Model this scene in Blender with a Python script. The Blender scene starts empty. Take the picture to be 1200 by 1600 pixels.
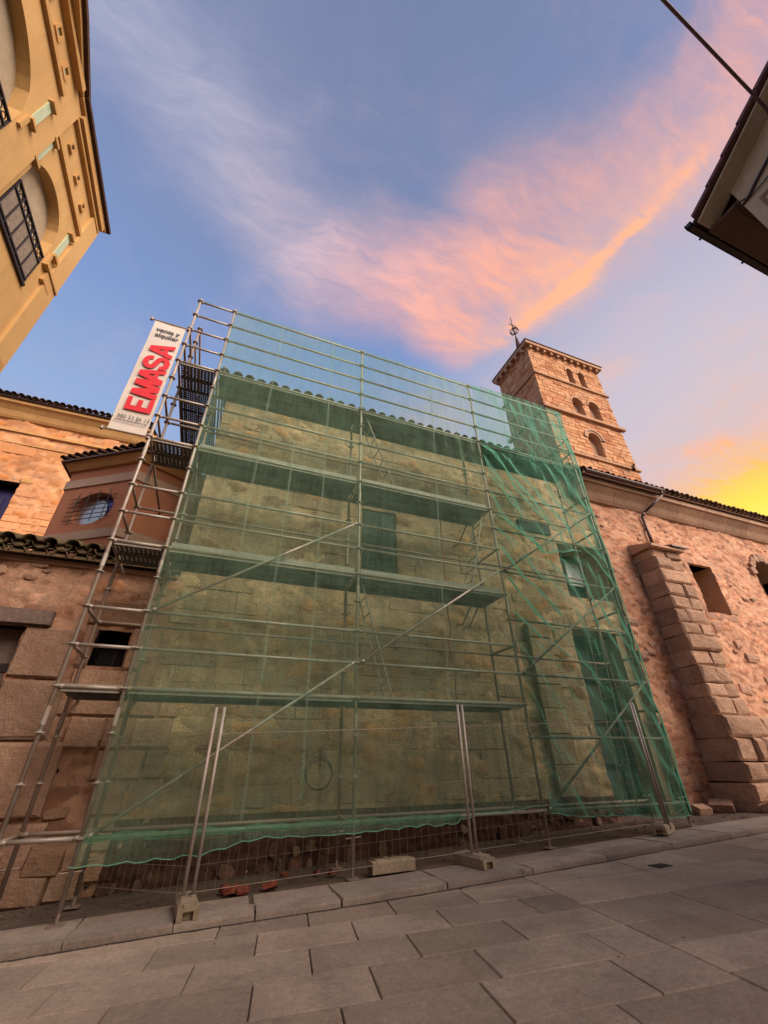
import bpy, math, random
import numpy as np
from mathutils import Vector, Matrix
R = math.radians
rnd = random.Random(7)
scene = bpy.context.scene
C = scene.collection

# ------------------------------------------------------------------ camera (eye at the world origin, 1.3 m above the road)
cd = bpy.data.cameras.new('camera'); cam = bpy.data.objects.new('camera', cd); C.objects.link(cam)
yaw, pitch, roll = 0.38135491, 0.556509464, -0.0185987808
f = Vector((math.sin(yaw) * math.cos(pitch), math.cos(yaw) * math.cos(pitch), math.sin(pitch)))
r0 = f.cross(Vector((0, 0, 1))).normalized(); u0 = r0.cross(f)
r1 = math.cos(roll) * r0 + math.sin(roll) * u0; u1 = -math.sin(roll) * r0 + math.cos(roll) * u0
m = Matrix((r1, u1, -f)).transposed().to_4x4()
cam.matrix_world = m
cd.sensor_fit = 'VERTICAL'; cd.sensor_height = 36.0; cd.lens = 36.0 * 648.05 / 1600.0
cd.clip_start = 0.05; cd.clip_end = 2000
scene.camera = cam

# ------------------------------------------------------------------ colour management
scene.view_settings.view_transform = 'Standard'; scene.view_settings.look = 'None'
scene.view_settings.exposure = 0.45; scene.view_settings.gamma = 1.0
scene.view_settings.use_curve_mapping = False
scene.cycles.transparent_max_bounces = 24
scene.cycles.max_bounces = 6

def lin(c):
    return tuple(((x / 255) / 12.92 if x / 255 <= .04045 else ((x / 255 + .055) / 1.055) ** 2.4) for x in c) + (1,)

# ------------------------------------------------------------------ node helpers
class NT:
    def __init__(s, tree): s.t = tree; s.n = tree.nodes; s.l = tree.links
    def new(s, typ, **kw):
        n = s.n.new(typ)
        for k, v in kw.items(): setattr(n, k, v)
        return n
    def put(s, sock, v):
        if isinstance(v, bpy.types.NodeSocket): s.l.new(v, sock)
        elif v is not None: sock.default_value = v
    def math(s, op, a, b=None, c=None, clamp=False):
        n = s.new('ShaderNodeMath', operation=op, use_clamp=clamp)
        s.put(n.inputs[0], a)
        if b is not None: s.put(n.inputs[1], b)
        if c is not None: s.put(n.inputs[2], c)
        return n.outputs[0]
    def vec(s, op, a, b=None, sc=None):
        n = s.new('ShaderNodeVectorMath', operation=op)
        s.put(n.inputs[0], a)
        if b is not None: s.put(n.inputs[1], b)
        if sc is not None: s.put(n.inputs['Scale'], sc)
        return n.outputs[1] if op in ('DOT_PRODUCT', 'LENGTH', 'DISTANCE') else n.outputs[0]
    def mix(s, fac, a, b, mode='MIX'):
        n = s.new('ShaderNodeMix', data_type='RGBA', blend_type=mode)
        s.put(n.inputs[0], fac); s.put(n.inputs[6], a); s.put(n.inputs[7], b)
        return n.outputs[2]
    def noise(s, co, scale, detail=4, rough=.55, dist=0.0):
        n = s.new('ShaderNodeTexNoise'); s.put(n.inputs['Vector'], co)
        n.inputs['Scale'].default_value = scale; n.inputs['Detail'].default_value = detail
        n.inputs['Roughness'].default_value = rough; n.inputs['Distortion'].default_value = dist
        return n.outputs['Fac']
    def ramp(s, fac, pts, interp='LINEAR'):
        n = s.new('ShaderNodeValToRGB'); s.put(n.inputs[0], fac)
        e = n.color_ramp.elements; n.color_ramp.interpolation = interp
        e[0].position, e[0].color = pts[0]; e[1].position, e[1].color = pts[-1]
        for p, c in pts[1:-1]:
            k = e.new(p); k.color = c
        return n.outputs[0]
    def maprange(s, v, a, b, c=0.0, d=1.0, smooth=False):
        n = s.new('ShaderNodeMapRange'); n.clamp = True
        if smooth: n.interpolation_type = 'SMOOTHSTEP'
        s.put(n.inputs[0], v)
        for i, x in zip((1, 2, 3, 4), (a, b, c, d)): n.inputs[i].default_value = x
        return n.outputs[0]

# ------------------------------------------------------------------ world: evening sky, thin clouds lit by the low sun
SUN_AZ, SUN_EL = R(69), R(15)
world = bpy.data.worlds.new('World'); scene.world = world; world.use_nodes = True
w = NT(world.node_tree)
for n in list(w.n): w.n.remove(n)
out = w.new('ShaderNodeOutputWorld'); bg = w.new('ShaderNodeBackground')
w.l.new(bg.outputs[0], out.inputs[0])
tc = w.new('ShaderNodeTexCoord').outputs['Generated']
d = w.vec('NORMALIZE', tc)
sp = w.new('ShaderNodeSeparateXYZ'); w.l.new(d, sp.inputs[0])
dz = w.math('MAXIMUM', sp.outputs[2], 0.06)
sky = w.new('ShaderNodeTexSky', sky_type='NISHITA', sun_disc=False)
sky.sun_elevation = R(3); sky.sun_rotation = SUN_AZ
nish = w.vec('SCALE', sky.outputs[0], sc=0.06)
sunv = (math.cos(SUN_EL) * math.sin(SUN_AZ), math.cos(SUN_EL) * math.cos(SUN_AZ), math.sin(SUN_EL))
g = w.vec('DOT_PRODUCT', d, sunv)
blue = w.ramp(sp.outputs[2], [(0.0, lin((196, 196, 212))), (0.35, lin((176, 190, 222))), (0.60, lin((148, 174, 218))), (0.78, lin((126, 152, 203))), (0.90, lin((124, 140, 180))), (1.0, lin((116, 131, 166)))])
warm = w.maprange(g, 0.62, 0.97, 0, 1, True)
base = w.mix(warm, blue, lin((208, 196, 206)))
base = w.mix(0.08, base, nish)
px = w.math('DIVIDE', sp.outputs[0], dz); py = w.math('DIVIDE', sp.outputs[1], dz)
cb = w.new('ShaderNodeCombineXYZ'); w.l.new(px, cb.inputs[0]); w.l.new(py, cb.inputs[1])
P0 = cb.outputs[0]
wn = w.new('ShaderNodeTexNoise'); w.l.new(P0, wn.inputs[0]); wn.inputs['Scale'].default_value = 5; wn.inputs['Detail'].default_value = 5
warp = w.vec('SCALE', w.vec('SUBTRACT', wn.outputs['Color'], (.5, .5, .5)), sc=0.11)
P = w.vec('ADD', P0, w.vec('MULTIPLY', warp, (1, 1, 0)))
def seg(a, b, r, amp):
    a = Vector((a[0], a[1], 0)); b = Vector((b[0], b[1], 0)); ab = b - a; L2 = ab.length_squared
    pa = w.vec('SUBTRACT', P, tuple(a))
    t = w.math('DIVIDE', w.vec('DOT_PRODUCT', pa, tuple(ab)), L2, clamp=True)
    dist = w.vec('LENGTH', w.vec('SUBTRACT', pa, w.vec('SCALE', tuple(ab), sc=t)))
    return w.math('MULTIPLY', w.maprange(dist, 0.0, r, 1, 0, True), amp)
# long wisps: noise stretched across the bands
mp = w.new('ShaderNodeMapping'); mp.inputs['Rotation'].default_value = (0, 0, R(-52)); mp.inputs['Scale'].default_value = (1.0, 3.4, 1)
w.l.new(P, mp.inputs[0])
wisp = w.noise(mp.outputs[0], 7, 7, .62, .4)
fine = w.noise(mp.outputs[0], 26, 6, .65, .8)
soft = w.noise(P, 2.6, 5, .6, .3)
dens = None
for a, b, rr, amp in [((-.62, .10), (-.21, .33), .16, .66), ((-.21, .33), (.02, .53), .18, .68), ((.02, .53), (.26, .52), .20, .80),
                      ((.24, .50), (.46, .57), .16, .92), ((.32, .46), (.60, .34), .19, .85), ((.40, .30), (.68, .10), .22, .40),
                      ((.66, .22), (.70, -.5), .20, .34), ((-.1, .3), (-.3, .1), .2, .14), ((2.2, 1.5), (2.2, -.6), .95, 1.3), ((1.55, .66), (2.2, .62), .15, .7)]:
    s_ = seg(a, b, rr, amp); dens = s_ if dens is None else w.math('MAXIMUM', dens, s_)
streak = None
for a, b, rr, amp in [((.575, .545), (.63, .42), .075, .55), ((.585, .51), (.665, .32), .040, .95), ((.64, .39), (.70, .18), .026, 1.0), ((.67, .30), (.71, .08), .040, .50), ((.69, .2), (.72, -.02), .07, .22)]:
    s_ = seg(a, b, rr, amp); streak = s_ if streak is None else w.math('MAXIMUM', streak, s_)
mp2 = w.new('ShaderNodeMapping'); mp2.inputs['Rotation'].default_value = (0, 0, R(-118)); mp2.inputs['Scale'].default_value = (1.0, 4.2, 1)
w.l.new(P, mp2.inputs[0])
cirr = w.noise(mp2.outputs[0], 9, 7, .62, .5)
shape = w.math('ADD', w.math('MULTIPLY', w.maprange(wisp, .30, .70, 0, 1),   .50), w.math('ADD', w.math('MULTIPLY', w.maprange(fine, .3, .7, 0, 1), .14), w.math('MULTIPLY', w.maprange(cirr, .28, .74, 0, 1), .36)))
dens = w.math('MULTIPLY', dens, w.math('ADD', .42, shape))
dens = w.math('ADD', dens, w.math('MULTIPLY', streak, w.math('ADD', .25, w.math('ADD', w.maprange(wisp, .35, .65, 0, .55), w.maprange(fine, .35, .65, 0, .35)))))
veil = w.math('MULTIPLY', w.maprange(soft, .42, .75, 0, .34, True), w.maprange(cirr, .3, .7, .4, 1.3))
dens = w.math('ADD', dens, veil, clamp=True)
ccol = w.ramp(g, [(0.0, lin((160, 164, 190))), (0.2, lin((180, 176, 198))), (0.40, lin((200, 178, 192))), (0.57, lin((238, 178, 170))),
                  (0.70, lin((252, 176, 148))), (0.80, lin((253, 184, 144))), (0.93, lin((250, 182, 142))), (0.962, lin((251, 178, 132))), (0.977, lin((253, 190, 108))), (0.988, lin((254, 224, 90))), (0.996, lin((255, 240, 110)))])
skyc = w.mix(dens, base, ccol)
w.l.new(skyc, bg.inputs[0]); bg.inputs[1].default_value = 0.82

# ------------------------------------------------------------------ sun: broad soft evening light
sd = bpy.data.lights.new('sun', 'SUN'); sun = bpy.data.objects.new('sun', sd); C.objects.link(sun)
sd.energy = 4.9; sd.angle = R(55); sd.color = (1.0, .82, .66)
sun.rotation_euler = Vector((0.50, -0.68, 0.54)).to_track_quat('Z', 'Y').to_euler()

# ================================================================== object helpers
def tag(o, label=None, cat=None, group=None, kind=None):
    if label: o['label'] = label
    if cat: o['category'] = cat
    if group: o['group'] = group
    if kind: o['kind'] = kind
    return o
def par(o, p):
    if p is not None:
        o.parent = p
        loc = Vector(p['_b']) if '_b' in p else Vector((0, 0, 0))
        o.matrix_parent_inverse = Matrix.Translation(-loc)
    return o
BASE = {}
def setp(o, p):
    if p is None: return o
    o.parent = p; o.matrix_parent_inverse = Matrix.Translation(-Vector(BASE.get(p.name, (0, 0, 0)))); return o
def thing(name, loc, label, cat, group=None):
    o = bpy.data.objects.new(name, None); C.objects.link(o); o.location = loc; BASE[o.name] = tuple(loc)
    o.empty_display_size = .2
    return tag(o, label, cat, group)
def link(name, me, parent=None, loc=(0, 0, 0), rot=None, scale=None):
    o = bpy.data.objects.new(name, me); C.objects.link(o); o.location = loc
    if rot is not None: o.rotation_euler = rot
    if scale is not None: o.scale = scale
    return setp(o, parent)

class MB:
    def __init__(s): s.v = []; s.f = []
    def add(s, vs, fs):
        k = len(s.v); s.v += [tuple(v) for v in vs]; s.f += [tuple(i + k for i in f_) for f_ in fs]; return s
    def box(s, a, b):
        x0, x1 = sorted((a[0], b[0])); y0, y1 = sorted((a[1], b[1])); z0, z1 = sorted((a[2], b[2]))
        return s.add([(x, y, z) for z in (z0, z1) for y in (y0, y1) for x in (x0, x1)],
                     [(0, 2, 3, 1), (4, 5, 7, 6), (0, 1, 5, 4), (2, 6, 7, 3), (0, 4, 6, 2), (1, 3, 7, 5)])
    def prism(s, pts, ext):
        n = len(pts); e = Vector(ext); vs = [Vector(p) for p in pts]
        return s.add(vs + [p + e for p in vs], [tuple(range(n)), tuple(range(2 * n - 1, n - 1, -1))] + [(i, i + n, (i + 1) % n + n, (i + 1) % n) for i in range(n)])
    def tube(s, a, b, r, n=8, r2=None, cap=True):
        a, b = Vector(a), Vector(b); d_ = (b - a).normalized()
        u = d_.orthogonal().normalized(); v = d_.cross(u); r2 = r if r2 is None else r2
        vs = [a + (u * math.cos(t) + v * math.sin(t)) * r for t in [2 * math.pi * i / n for i in range(n)]] + \
             [b + (u * math.cos(t) + v * math.sin(t)) * r2 for t in [2 * math.pi * i / n for i in range(n)]]
        fs = [(i, (i + 1) % n, (i + 1) % n + n, i + n) for i in range(n)]
        if cap: fs += [tuple(range(n - 1, -1, -1)), tuple(range(n, 2 * n))]
        return s.add(vs, fs)
    def path(s, pts, r, n=6):
        for a, b in zip(pts[:-1], pts[1:]): s.tube(a, b, r, n)
        return s
    def ring(s, c, nrm, R_, r, n=16, k=5):
        c = Vector(c); nrm = Vector(nrm).normalized(); u = nrm.orthogonal().normalized(); v = nrm.cross(u)
        p = [c + (u * math.cos(t) + v * math.sin(t)) * R_ for t in [2 * math.pi * i / n for i in range(n + 1)]]
        return s.path(p, r, k)
    def mesh(s, name, mat, smooth=False):
        me = bpy.data.meshes.new(name); me.from_pydata(s.v, [], s.f); me.validate()
        if mat: me.materials.append(mat)
        import bmesh
        bm = bmesh.new(); bm.from_mesh(me); bmesh.ops.recalc_face_normals(bm, faces=bm.faces); bm.to_mesh(me); bm.free()
        if smooth: me.polygons.foreach_set('use_smooth', [True] * len(me.polygons))
        return me
    def build(s, name, mat, parent=None, smooth=False): return link(name, s.mesh(name, mat, smooth), parent)

# ================================================================== materials
def pmat(name): 
    m_ = bpy.data.materials.new(name); m_.use_nodes = True
    t = NT(m_.node_tree); b = m_.node_tree.nodes['Principled BSDF']
    return m_, t, b
def stone(name, c1, c2, c3, scale=2.0, bump=.5, rough=.9, objvar=.35, dark=.5, tint=False, fine=38, streak=0.0, bdist=.02):
    m_, t, b = pmat(name)
    pos = t.new('ShaderNodeNewGeometry').outputs['Position']
    oi = t.new('ShaderNodeObjectInfo').outputs['Random']
    n1 = t.noise(pos, scale, 6, .62, .3); n2 = t.noise(pos, scale * 3.7, 5, .6); n3 = t.noise(pos, fine, 4, .6)
    col = t.mix(t.maprange(n1, .36, .64), c1, c2)
    if objvar:
        fr = t.math('FRACT', t.math('MULTIPLY', oi, 7.31))
        col = t.mix(t.math('MULTIPLY', t.maprange(oi, .35, 1), objvar * 1.6, clamp=True), col, c3)
        col = t.mix(1.0, col, t.mix(fr, (1 - objvar, 1 - objvar, 1 - objvar, 1), (1 + objvar * .6,) * 3 + (1,)), 'MULTIPLY')
    else:
        col = t.mix(t.maprange(n2, .5, .75), col, c3)
    if tint:
        a = t.new('ShaderNodeAttribute', attribute_name='tint').outputs['Color']
        col = t.mix(1.0, col, a, 'MULTIPLY')
    dk = t.maprange(n2, .52, .72, 0, dark)
    col = t.mix(dk, col, tuple(x * .45 for x in c1[:3]) + (1,))
    if streak:
        mp_ = t.new('ShaderNodeMapping'); mp_.inputs['Scale'].default_value = (5, 5, .5); t.l.new(pos, mp_.inputs[0])
        st = t.maprange(t.noise(mp_.outputs[0], 1.0, 5, .6), .52, .72, 0, streak)
        col = t.mix(st, col, tuple(x * .35 for x in c1[:3]) + (1,))
    col = t.mix(t.maprange(n3, .3, .7, 0, 1), t.mix(1, col, (.86, .86, .86, 1), 'MULTIPLY'), col)
    t.l.new(col, b.inputs['Base Color']); b.inputs['Roughness'].default_value = rough
    b.inputs['Specular IOR Level'].default_value = .2
    bp = t.new('ShaderNodeBump'); bp.inputs['Strength'].default_value = bump; bp.inputs['Distance'].default_value = bdist
    h = t.math('ADD', t.math('MULTIPLY', n2, .9), t.math('MULTIPLY', n3, .5))
    t.l.new(h, bp.inputs['Height']); t.l.new(bp.outputs[0], b.inputs['Normal'])
    return m_
def spots(m_, amount=.55):
    t = NT(m_.node_tree); b = m_.node_tree.nodes['Principled BSDF']; src = b.inputs['Base Color'].links[0].from_socket
    pos = t.new('ShaderNodeNewGeometry').outputs['Position']
    v = t.new('ShaderNodeTexVoronoi'); v.inputs['Scale'].default_value = 3.2; t.l.new(t.vec('ADD', pos, t.vec('SCALE', t.new('ShaderNodeTexNoise').outputs['Color'], sc=.0)), v.inputs['Vector'])
    sz = t.math('MULTIPLY', t.maprange(t.noise(pos, 1.1, 2), .45, .7), .11)
    sp_ = t.math('MULTIPLY', t.math('LESS_THAN', v.outputs['Distance'], sz), amount)
    big = t.maprange(t.noise(pos, .55, 5, .65, .8), .50, .66, 0, .28)
    wet = t.maprange(t.noise(pos, 2.3, 6, .7, .4), .55, .70, 0, .25)
    gr = t.noise(pos, 130, 3, .7); gr2 = t.noise(pos, 22, 5, .7); src = t.mix(1, src, t.ramp(gr, [(.3, (.70, .70, .70, 1)), (.7, (1.2, 1.2, 1.2, 1))]), 'MULTIPLY'); src = t.mix(1, src, t.ramp(gr2, [(.3, (.80, .79, .78, 1)), (.7, (1.12, 1.12, 1.12, 1))]), 'MULTIPLY')
    c = t.mix(sp_, src, (.05, .04, .035, 1)); c = t.mix(big, c, (.13, .105, .09, 1)); c = t.mix(wet, c, (.12, .085, .07, 1))
    t.l.new(c, b.inputs['Base Color'])
def plain(name, c, rough=.6, metal=0.0, var=.25, scale=12, bump=.15, c2=None):
    m_, t, b = pmat(name)
    pos = t.new('ShaderNodeNewGeometry').outputs['Position']
    n1 = t.noise(pos, scale, 5, .6); n2 = t.noise(pos, scale * .2, 3, .6)
    c2 = c2 or tuple(x * (1 - var) for x in c[:3]) + (1,)
    col = t.mix(t.maprange(n1, .35, .7), c, c2)
    col = t.mix(t.maprange(n2, .4, .75, 0, .6), col, tuple(x * (1 - var) for x in c[:3]) + (1,))
    t.l.new(col, b.inputs['Base Color']); b.inputs['Roughness'].default_value = rough; b.inputs['Metallic'].default_value = metal
    bp = t.new('ShaderNodeBump'); bp.inputs['Strength'].default_value = bump; bp.inputs['Distance'].default_value = .01
    t.l.new(n1, bp.inputs['Height']); t.l.new(bp.outputs[0], b.inputs['Normal'])
    return m_
def rgb(r_, g_, b_): return (r_, g_, b_, 1)
M = {}
M['chapel'] = stone('chapel_sandstone', rgb(.66, .48, .30), rgb(.44, .31, .19), rgb(.62, .40, .23), 1.0, 1.5, objvar=.2, dark=.7, streak=.6, bdist=.05)
M['chapel_mortar'] = stone('chapel_mortar', rgb(.66, .48, .30), rgb(.45, .32, .20), rgb(.60, .40, .24), 1.2, 1.5, objvar=0, dark=.6, streak=.5, tint=True, bdist=.04)
M['church'] = stone('church_rubble', rgb(.56, .315, .205), rgb(.47, .25, .16), rgb(.62, .39, .27), 1.3, 1.3, objvar=0, dark=.45, tint=True, streak=.15)
M['church_stone'] = stone('church_proud_stone', rgb(.52, .31, .215), rgb(.43, .24, .165), rgb(.54, .37, .27), 3, 1.2, objvar=.28, dark=.55, bdist=.04)
M['buttress'] = stone('buttress_ashlar', rgb(.62, .39, .265), rgb(.47, .285, .195), rgb(.66, .40, .26), 2.5, 1.5, objvar=.30, dark=.7, bdist=.035)
M['tower'] = stone('tower_sandstone', rgb(.60, .33, .185), rgb(.52, .27, .145), rgb(.44, .20, .10), .9, .6, objvar=0, dark=.35, tint=True, fine=12, bdist=.04)
M['trim'] = stone('sandstone_trim', rgb(.52, .31, .18), rgb(.44, .25, .15), rgb(.5, .3, .2), 2, .5, objvar=.1, dark=.35)
M['cornice'] = stone('pale_cornice_stone', rgb(.46, .29, .19), rgb(.37, .22, .15), rgb(.44, .3, .2), 2, .7, objvar=.22, dark=.5)
M['nave'] = stone('nave_sandstone', rgb(.66, .335, .165), rgb(.56, .27, .13), rgb(.66, .38, .22), .8, .6, objvar=0, dark=.35, tint=True, fine=16, bdist=.03)
M['nave_trim'] = stone('nave_ochre_trim', rgb(.62, .35, .13), rgb(.54, .28, .10), rgb(.6, .36, .2), 1.5, .4, objvar=.1, dark=.3)
M['annex'] = stone('annex_rubble', rgb(.50, .30, .205), rgb(.40, .225, .15), rgb(.48, .32, .23), 1.7, 1.3, objvar=0, dark=.6, tint=True, streak=.3)
M['annex_stone'] = stone('annex_ashlar', rgb(.50, .325, .23), rgb(.38, .23, .155), rgb(.46, .25, .14), 2.8, 1.6, objvar=.25, dark=.5)
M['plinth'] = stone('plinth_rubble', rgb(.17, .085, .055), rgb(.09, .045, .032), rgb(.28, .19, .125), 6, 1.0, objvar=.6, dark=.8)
M['salmon'] = stone('salmon_render', rgb(.46, .19, .105), rgb(.41, .165, .09), rgb(.42, .18, .1), 1.0, .25, objvar=0, dark=.15)
M['render_band'] = stone('pale_render_band', rgb(.48, .33, .24), rgb(.42, .28, .20), rgb(.4, .28, .2), 2, .3, objvar=.1, dark=.2)
M['yellow'] = stone('yellow_stucco', rgb(.64, .40, .165), rgb(.57, .345, .14), rgb(.60, .37, .15), .8, .25, objvar=0, dark=.12, fine=60, streak=.16)
M['yellow_trim'] = stone('ochre_stucco_trim', rgb(.60, .36, .14), rgb(.53, .30, .115), rgb(.57, .33, .13), 1.5, .25, objvar=.06, dark=.25, streak=.2)
M['cream'] = stone('cream_plaster', rgb(.47, .38, .27), rgb(.40, .32, .22), rgb(.44, .35, .25), 2, .2, objvar=0, dark=.25)
M['soffit'] = plain('brown_soffit_board', rgb(.10, .055, .04), .8)
M['tile'] = stone('roof_tile_clay', rgb(.20, .115, .075), rgb(.12, .075, .05), rgb(.30, .15, .09), 5, .8, objvar=.4, dark=.7)
M['tile_dark'] = stone('roof_tile_dark', rgb(.10, .055, .04), rgb(.07, .04, .03), rgb(.16, .08, .05), 5, .8, objvar=.35, dark=.5)
M['tile_old'] = stone('roof_tile_lichen', rgb(.22, .14, .085), rgb(.13, .10, .05), rgb(.17, .15, .07), 6, 1.0, objvar=.3, dark=.6)
M['steel'] = plain('galvanised_tube', rgb(.46, .42, .37), .5, .3, .45, 6, c2=rgb(.34, .25, .19))
M['steel_old'] = plain('weathered_tube', rgb(.30, .25, .22), .6, .3, .45, 7, c2=rgb(.36, .22, .15))
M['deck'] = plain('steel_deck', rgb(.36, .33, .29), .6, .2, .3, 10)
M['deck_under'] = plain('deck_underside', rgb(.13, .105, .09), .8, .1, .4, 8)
M['iron'] = plain('dark_iron', rgb(.035, .025, .028), .6, .3)
M['gutter'] = plain('brown_gutter', rgb(.085, .045, .038), .5, .1)
M['concrete'] = plain('fence_foot_concrete', rgb(.36, .28, .19), .9, 0, .35, 20, .5)
M['banner'] = plain('banner_cloth', rgb(.60, .53, .47), .8, 0, .10, 5, .1)
M['ink_red'] = plain('banner_red', rgb(.62, .012, .025), .7, 0, .08, 5, 0)
M['ink_dark'] = plain('banner_dark', rgb(.045, .04, .05), .7, 0, .08, 5, 0)
M['wood'] = plain('weathered_lintel_wood', rgb(.22, .15, .12), .85, 0, .45, 22, .6)
M['shutter'] = plain('green_shutter_wood', rgb(.035, .055, .042), .8, 0, .5, 14, .4)
M['dark'] = plain('dark_interior', rgb(.018, .013, .012), .95, 0, .2, 4, 0)
M['panel_green'] = plain('pale_green_glazed_tile', rgb(.52, .62, .42), .35, 0, .2, 14)
M['dirt'] = stone('pavement_dirt', rgb(.17, .12, .09), rgb(.11, .075, .06), rgb(.19, .14, .11), 3, .8, objvar=0, dark=.5)
M['slab'] = stone('granite_slab', rgb(.50, .395, .305), rgb(.37, .29, .23), rgb(.50, .36, .26), 1.0, .8, rough=.6, objvar=.2, dark=.28, fine=70, bdist=.006)
M['kerb'] = stone('kerb_granite', rgb(.44, .36, .29), rgb(.33, .265, .22), rgb(.42, .33, .26), 1.8, .9, rough=.8, objvar=.14, dark=.4, fine=60, bdist=.008)
spots(M['slab']); spots(M['kerb'], .4)
M['brick'] = plain('broken_brick', rgb(.24, .055, .032), .9, 0, .45, 14, .5)
M['rail_mesh'] = plain('railing_mesh', rgb(.30, .235, .18), .8, 0, .4, 16)
M['hose_red'] = plain('red_hose', rgb(.30, .10, .06), .6)
M['rope'] = plain('pale_rope', rgb(.30, .34, .26), .8)
def glass(name, c, rough=.08):
    m_, t, b = pmat(name); b.inputs['Base Color'].default_value = c; b.inputs['Roughness'].default_value = rough
    b.inputs['Metallic'].default_value = .85
    return m_
M['glass'] = glass('reflecting_glass', rgb(.62, .58, .52), .3); M['glass_dark'] = glass('dusk_glass', rgb(.10, .07, .14), .25)

def netting(name, col, cover, fres=.5):
    m_ = bpy.data.materials.new(name); m_.use_nodes = True; t = NT(m_.node_tree)
    for n in list(t.n): t.n.remove(n)
    o = t.new('ShaderNodeOutputMaterial')
    tr = t.new('ShaderNodeBsdfTransparent'); df = t.new('ShaderNodeBsdfDiffuse'); tl = t.new('ShaderNodeBsdfTranslucent')
    pos = t.new('ShaderNodeNewGeometry').outputs['Position']
    n1 = t.noise(pos, 1.4, 5, .6, .6)
    mp_ = t.new('ShaderNodeMapping'); mp_.inputs['Scale'].default_value = (9, 9, .9); t.l.new(pos, mp_.inputs[0])
    n2 = t.noise(mp_.outputs[0], 1.6, 5, .65)
    c = t.mix(t.maprange(n2, .35, .7), col, tuple(x * .7 for x in col[:3]) + (1,))
    t.l.new(c, df.inputs[0]); t.l.new(c, tl.inputs[0]); tr.inputs[0].default_value = (.93, 1.0, .93, 1)
    ms = t.new('ShaderNodeMixShader'); ms.inputs[0].default_value = .5; t.l.new(df.outputs[0], ms.inputs[1]); t.l.new(tl.outputs[0], ms.inputs[2])
    lw = t.new('ShaderNodeLayerWeight'); lw.inputs['Blend'].default_value = .35
    fac = t.math('ADD', cover, t.math('MULTIPLY', t.maprange(lw.outputs['Facing'], .35, 1.0), fres))
    mp3 = t.new('ShaderNodeMapping'); mp3.inputs['Scale'].default_value = (38, 1, 2.2); t.l.new(pos, mp3.inputs[0])
    mp4 = t.new('ShaderNodeMapping'); mp4.inputs['Scale'].default_value = (1.6, 1, 34); t.l.new(pos, mp4.inputs[0])
    wv = t.math('ADD', t.noise(mp3.outputs[0], 1.0, 2, .5), t.noise(mp4.outputs[0], 1.0, 2, .5))
    fac = t.math('ADD', fac, t.maprange(wv, .8, 1.2, -.05, .06))
    fac = t.math('ADD', fac, t.maprange(n1, .3, .7, -.07, .10)); fac = t.math('ADD', fac, t.maprange(n2, .5, .75, 0, .12), clamp=True)
    mx = t.new('ShaderNodeMixShader'); t.l.new(fac, mx.inputs[0]); t.l.new(tr.outputs[0], mx.inputs[1]); t.l.new(ms.outputs[0], mx.inputs[2])
    t.l.new(mx.outputs[0], o.inputs[0]); return m_
M['net'] = netting('green_debris_net', rgb(.34, .56, .38), .22, 1.0)
M['net2'] = netting('green_debris_net_baggy', rgb(.20, .55, .38), .31, 1.6)
M['seam'] = netting('pale_net_seam', rgb(.50, .62, .50), .28, .2)
M['net_cord'] = netting('net_bunched_cord', rgb(.36, .78, .60), .7, .2)

# ================================================================== geometry generators
def courses(w_, h_, ch, lens, openings=(), r_=rnd, jit=.12):
    z = 0; out_ = []
    while z < h_ - .03:
        c = ch * (1 + r_.uniform(-jit, jit)); z1 = min(z + c, h_)
        if h_ - z1 < ch * .4: z1 = h_
        x = -r_.uniform(0, lens[1] * .5) if z else 0
        while x < w_ - .01:
            x1 = x + r_.uniform(*lens)
            if w_ - x1 < lens[0] * .5: x1 = w_
            segs = [(max(x, 0), min(x1, w_))]
            for (a, b, c0, c1) in openings:
                if z1 > c0 + .02 and z < c1 - .02:
                    ns = []
                    for (p, q) in segs:
                        if q <= a or p >= b: ns.append((p, q))
                        else:
                            if p < a: ns.append((p, a))
                            if q > b: ns.append((b, q))
                    segs = ns
            out_ += [(p, q, z, z1) for p, q in segs if q - p > .06]
            x = x1
        z = z1
    return out_
BLK = []
def block_meshes(mat, key, n=7, inset=.035, rough=.03, bev=.18, peak=.08):
    res = []
    rr = random.Random(hash(key) % 1000 if not isinstance(key, int) else key)
    for i in range(n):
        vs = []
        for (y, k) in ((.5, 0), (-.5 + bev, 0), (-.5, inset)):
            for (sx, sz) in ((-1, -1), (1, -1), (1, 1), (-1, 1)):
                vs.append((sx * (.5 - k * rr.uniform(.5, 1.5)), y + (rr.uniform(-rough, rough) * 2 if y == -.5 else 0), sz * (.5 - 2 * k * rr.uniform(.5, 1.4))))
        vs.append((rr.uniform(-.2, .2), -.5 - rr.uniform(0, peak), rr.uniform(-.2, .2)))
        fs = [(0, 3, 2, 1)]
        for a in (0, 4): fs += [(a + j, a + (j + 1) % 4, a + 4 + (j + 1) % 4, a + 4 + j) for j in range(4)]
        fs += [(8 + j, 8 + (j + 1) % 4, 12) for j in range(4)]
        mb = MB(); mb.add(vs, fs); res.append(mb.mesh('stone_block', mat))
    return res
def place_blocks(parent, name, meshes, O, ang, rects, depth, proud=.0, gap=.012, pj=.012, r_=rnd):
    """rects in the wall's own frame (s along u, h up); u = direction at angle ang; outward = -perp (u=+x -> outward -y)"""
    u = Vector((math.cos(ang), math.sin(ang), 0)); n = Vector((math.sin(ang), -math.cos(ang), 0)); O = Vector(O)
    for (s0, s1, h0, h1) in rects:
        c = O + u * ((s0 + s1) / 2) + Vector((0, 0, (h0 + h1) / 2)) + n * (proud - depth / 2 + r_.uniform(-pj, pj))
        link(name, r_.choice(meshes), parent, c, (r_.uniform(-.004, .004), r_.uniform(-.006, .006), ang), (s1 - s0 - gap, depth, h1 - h0 - gap))
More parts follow.
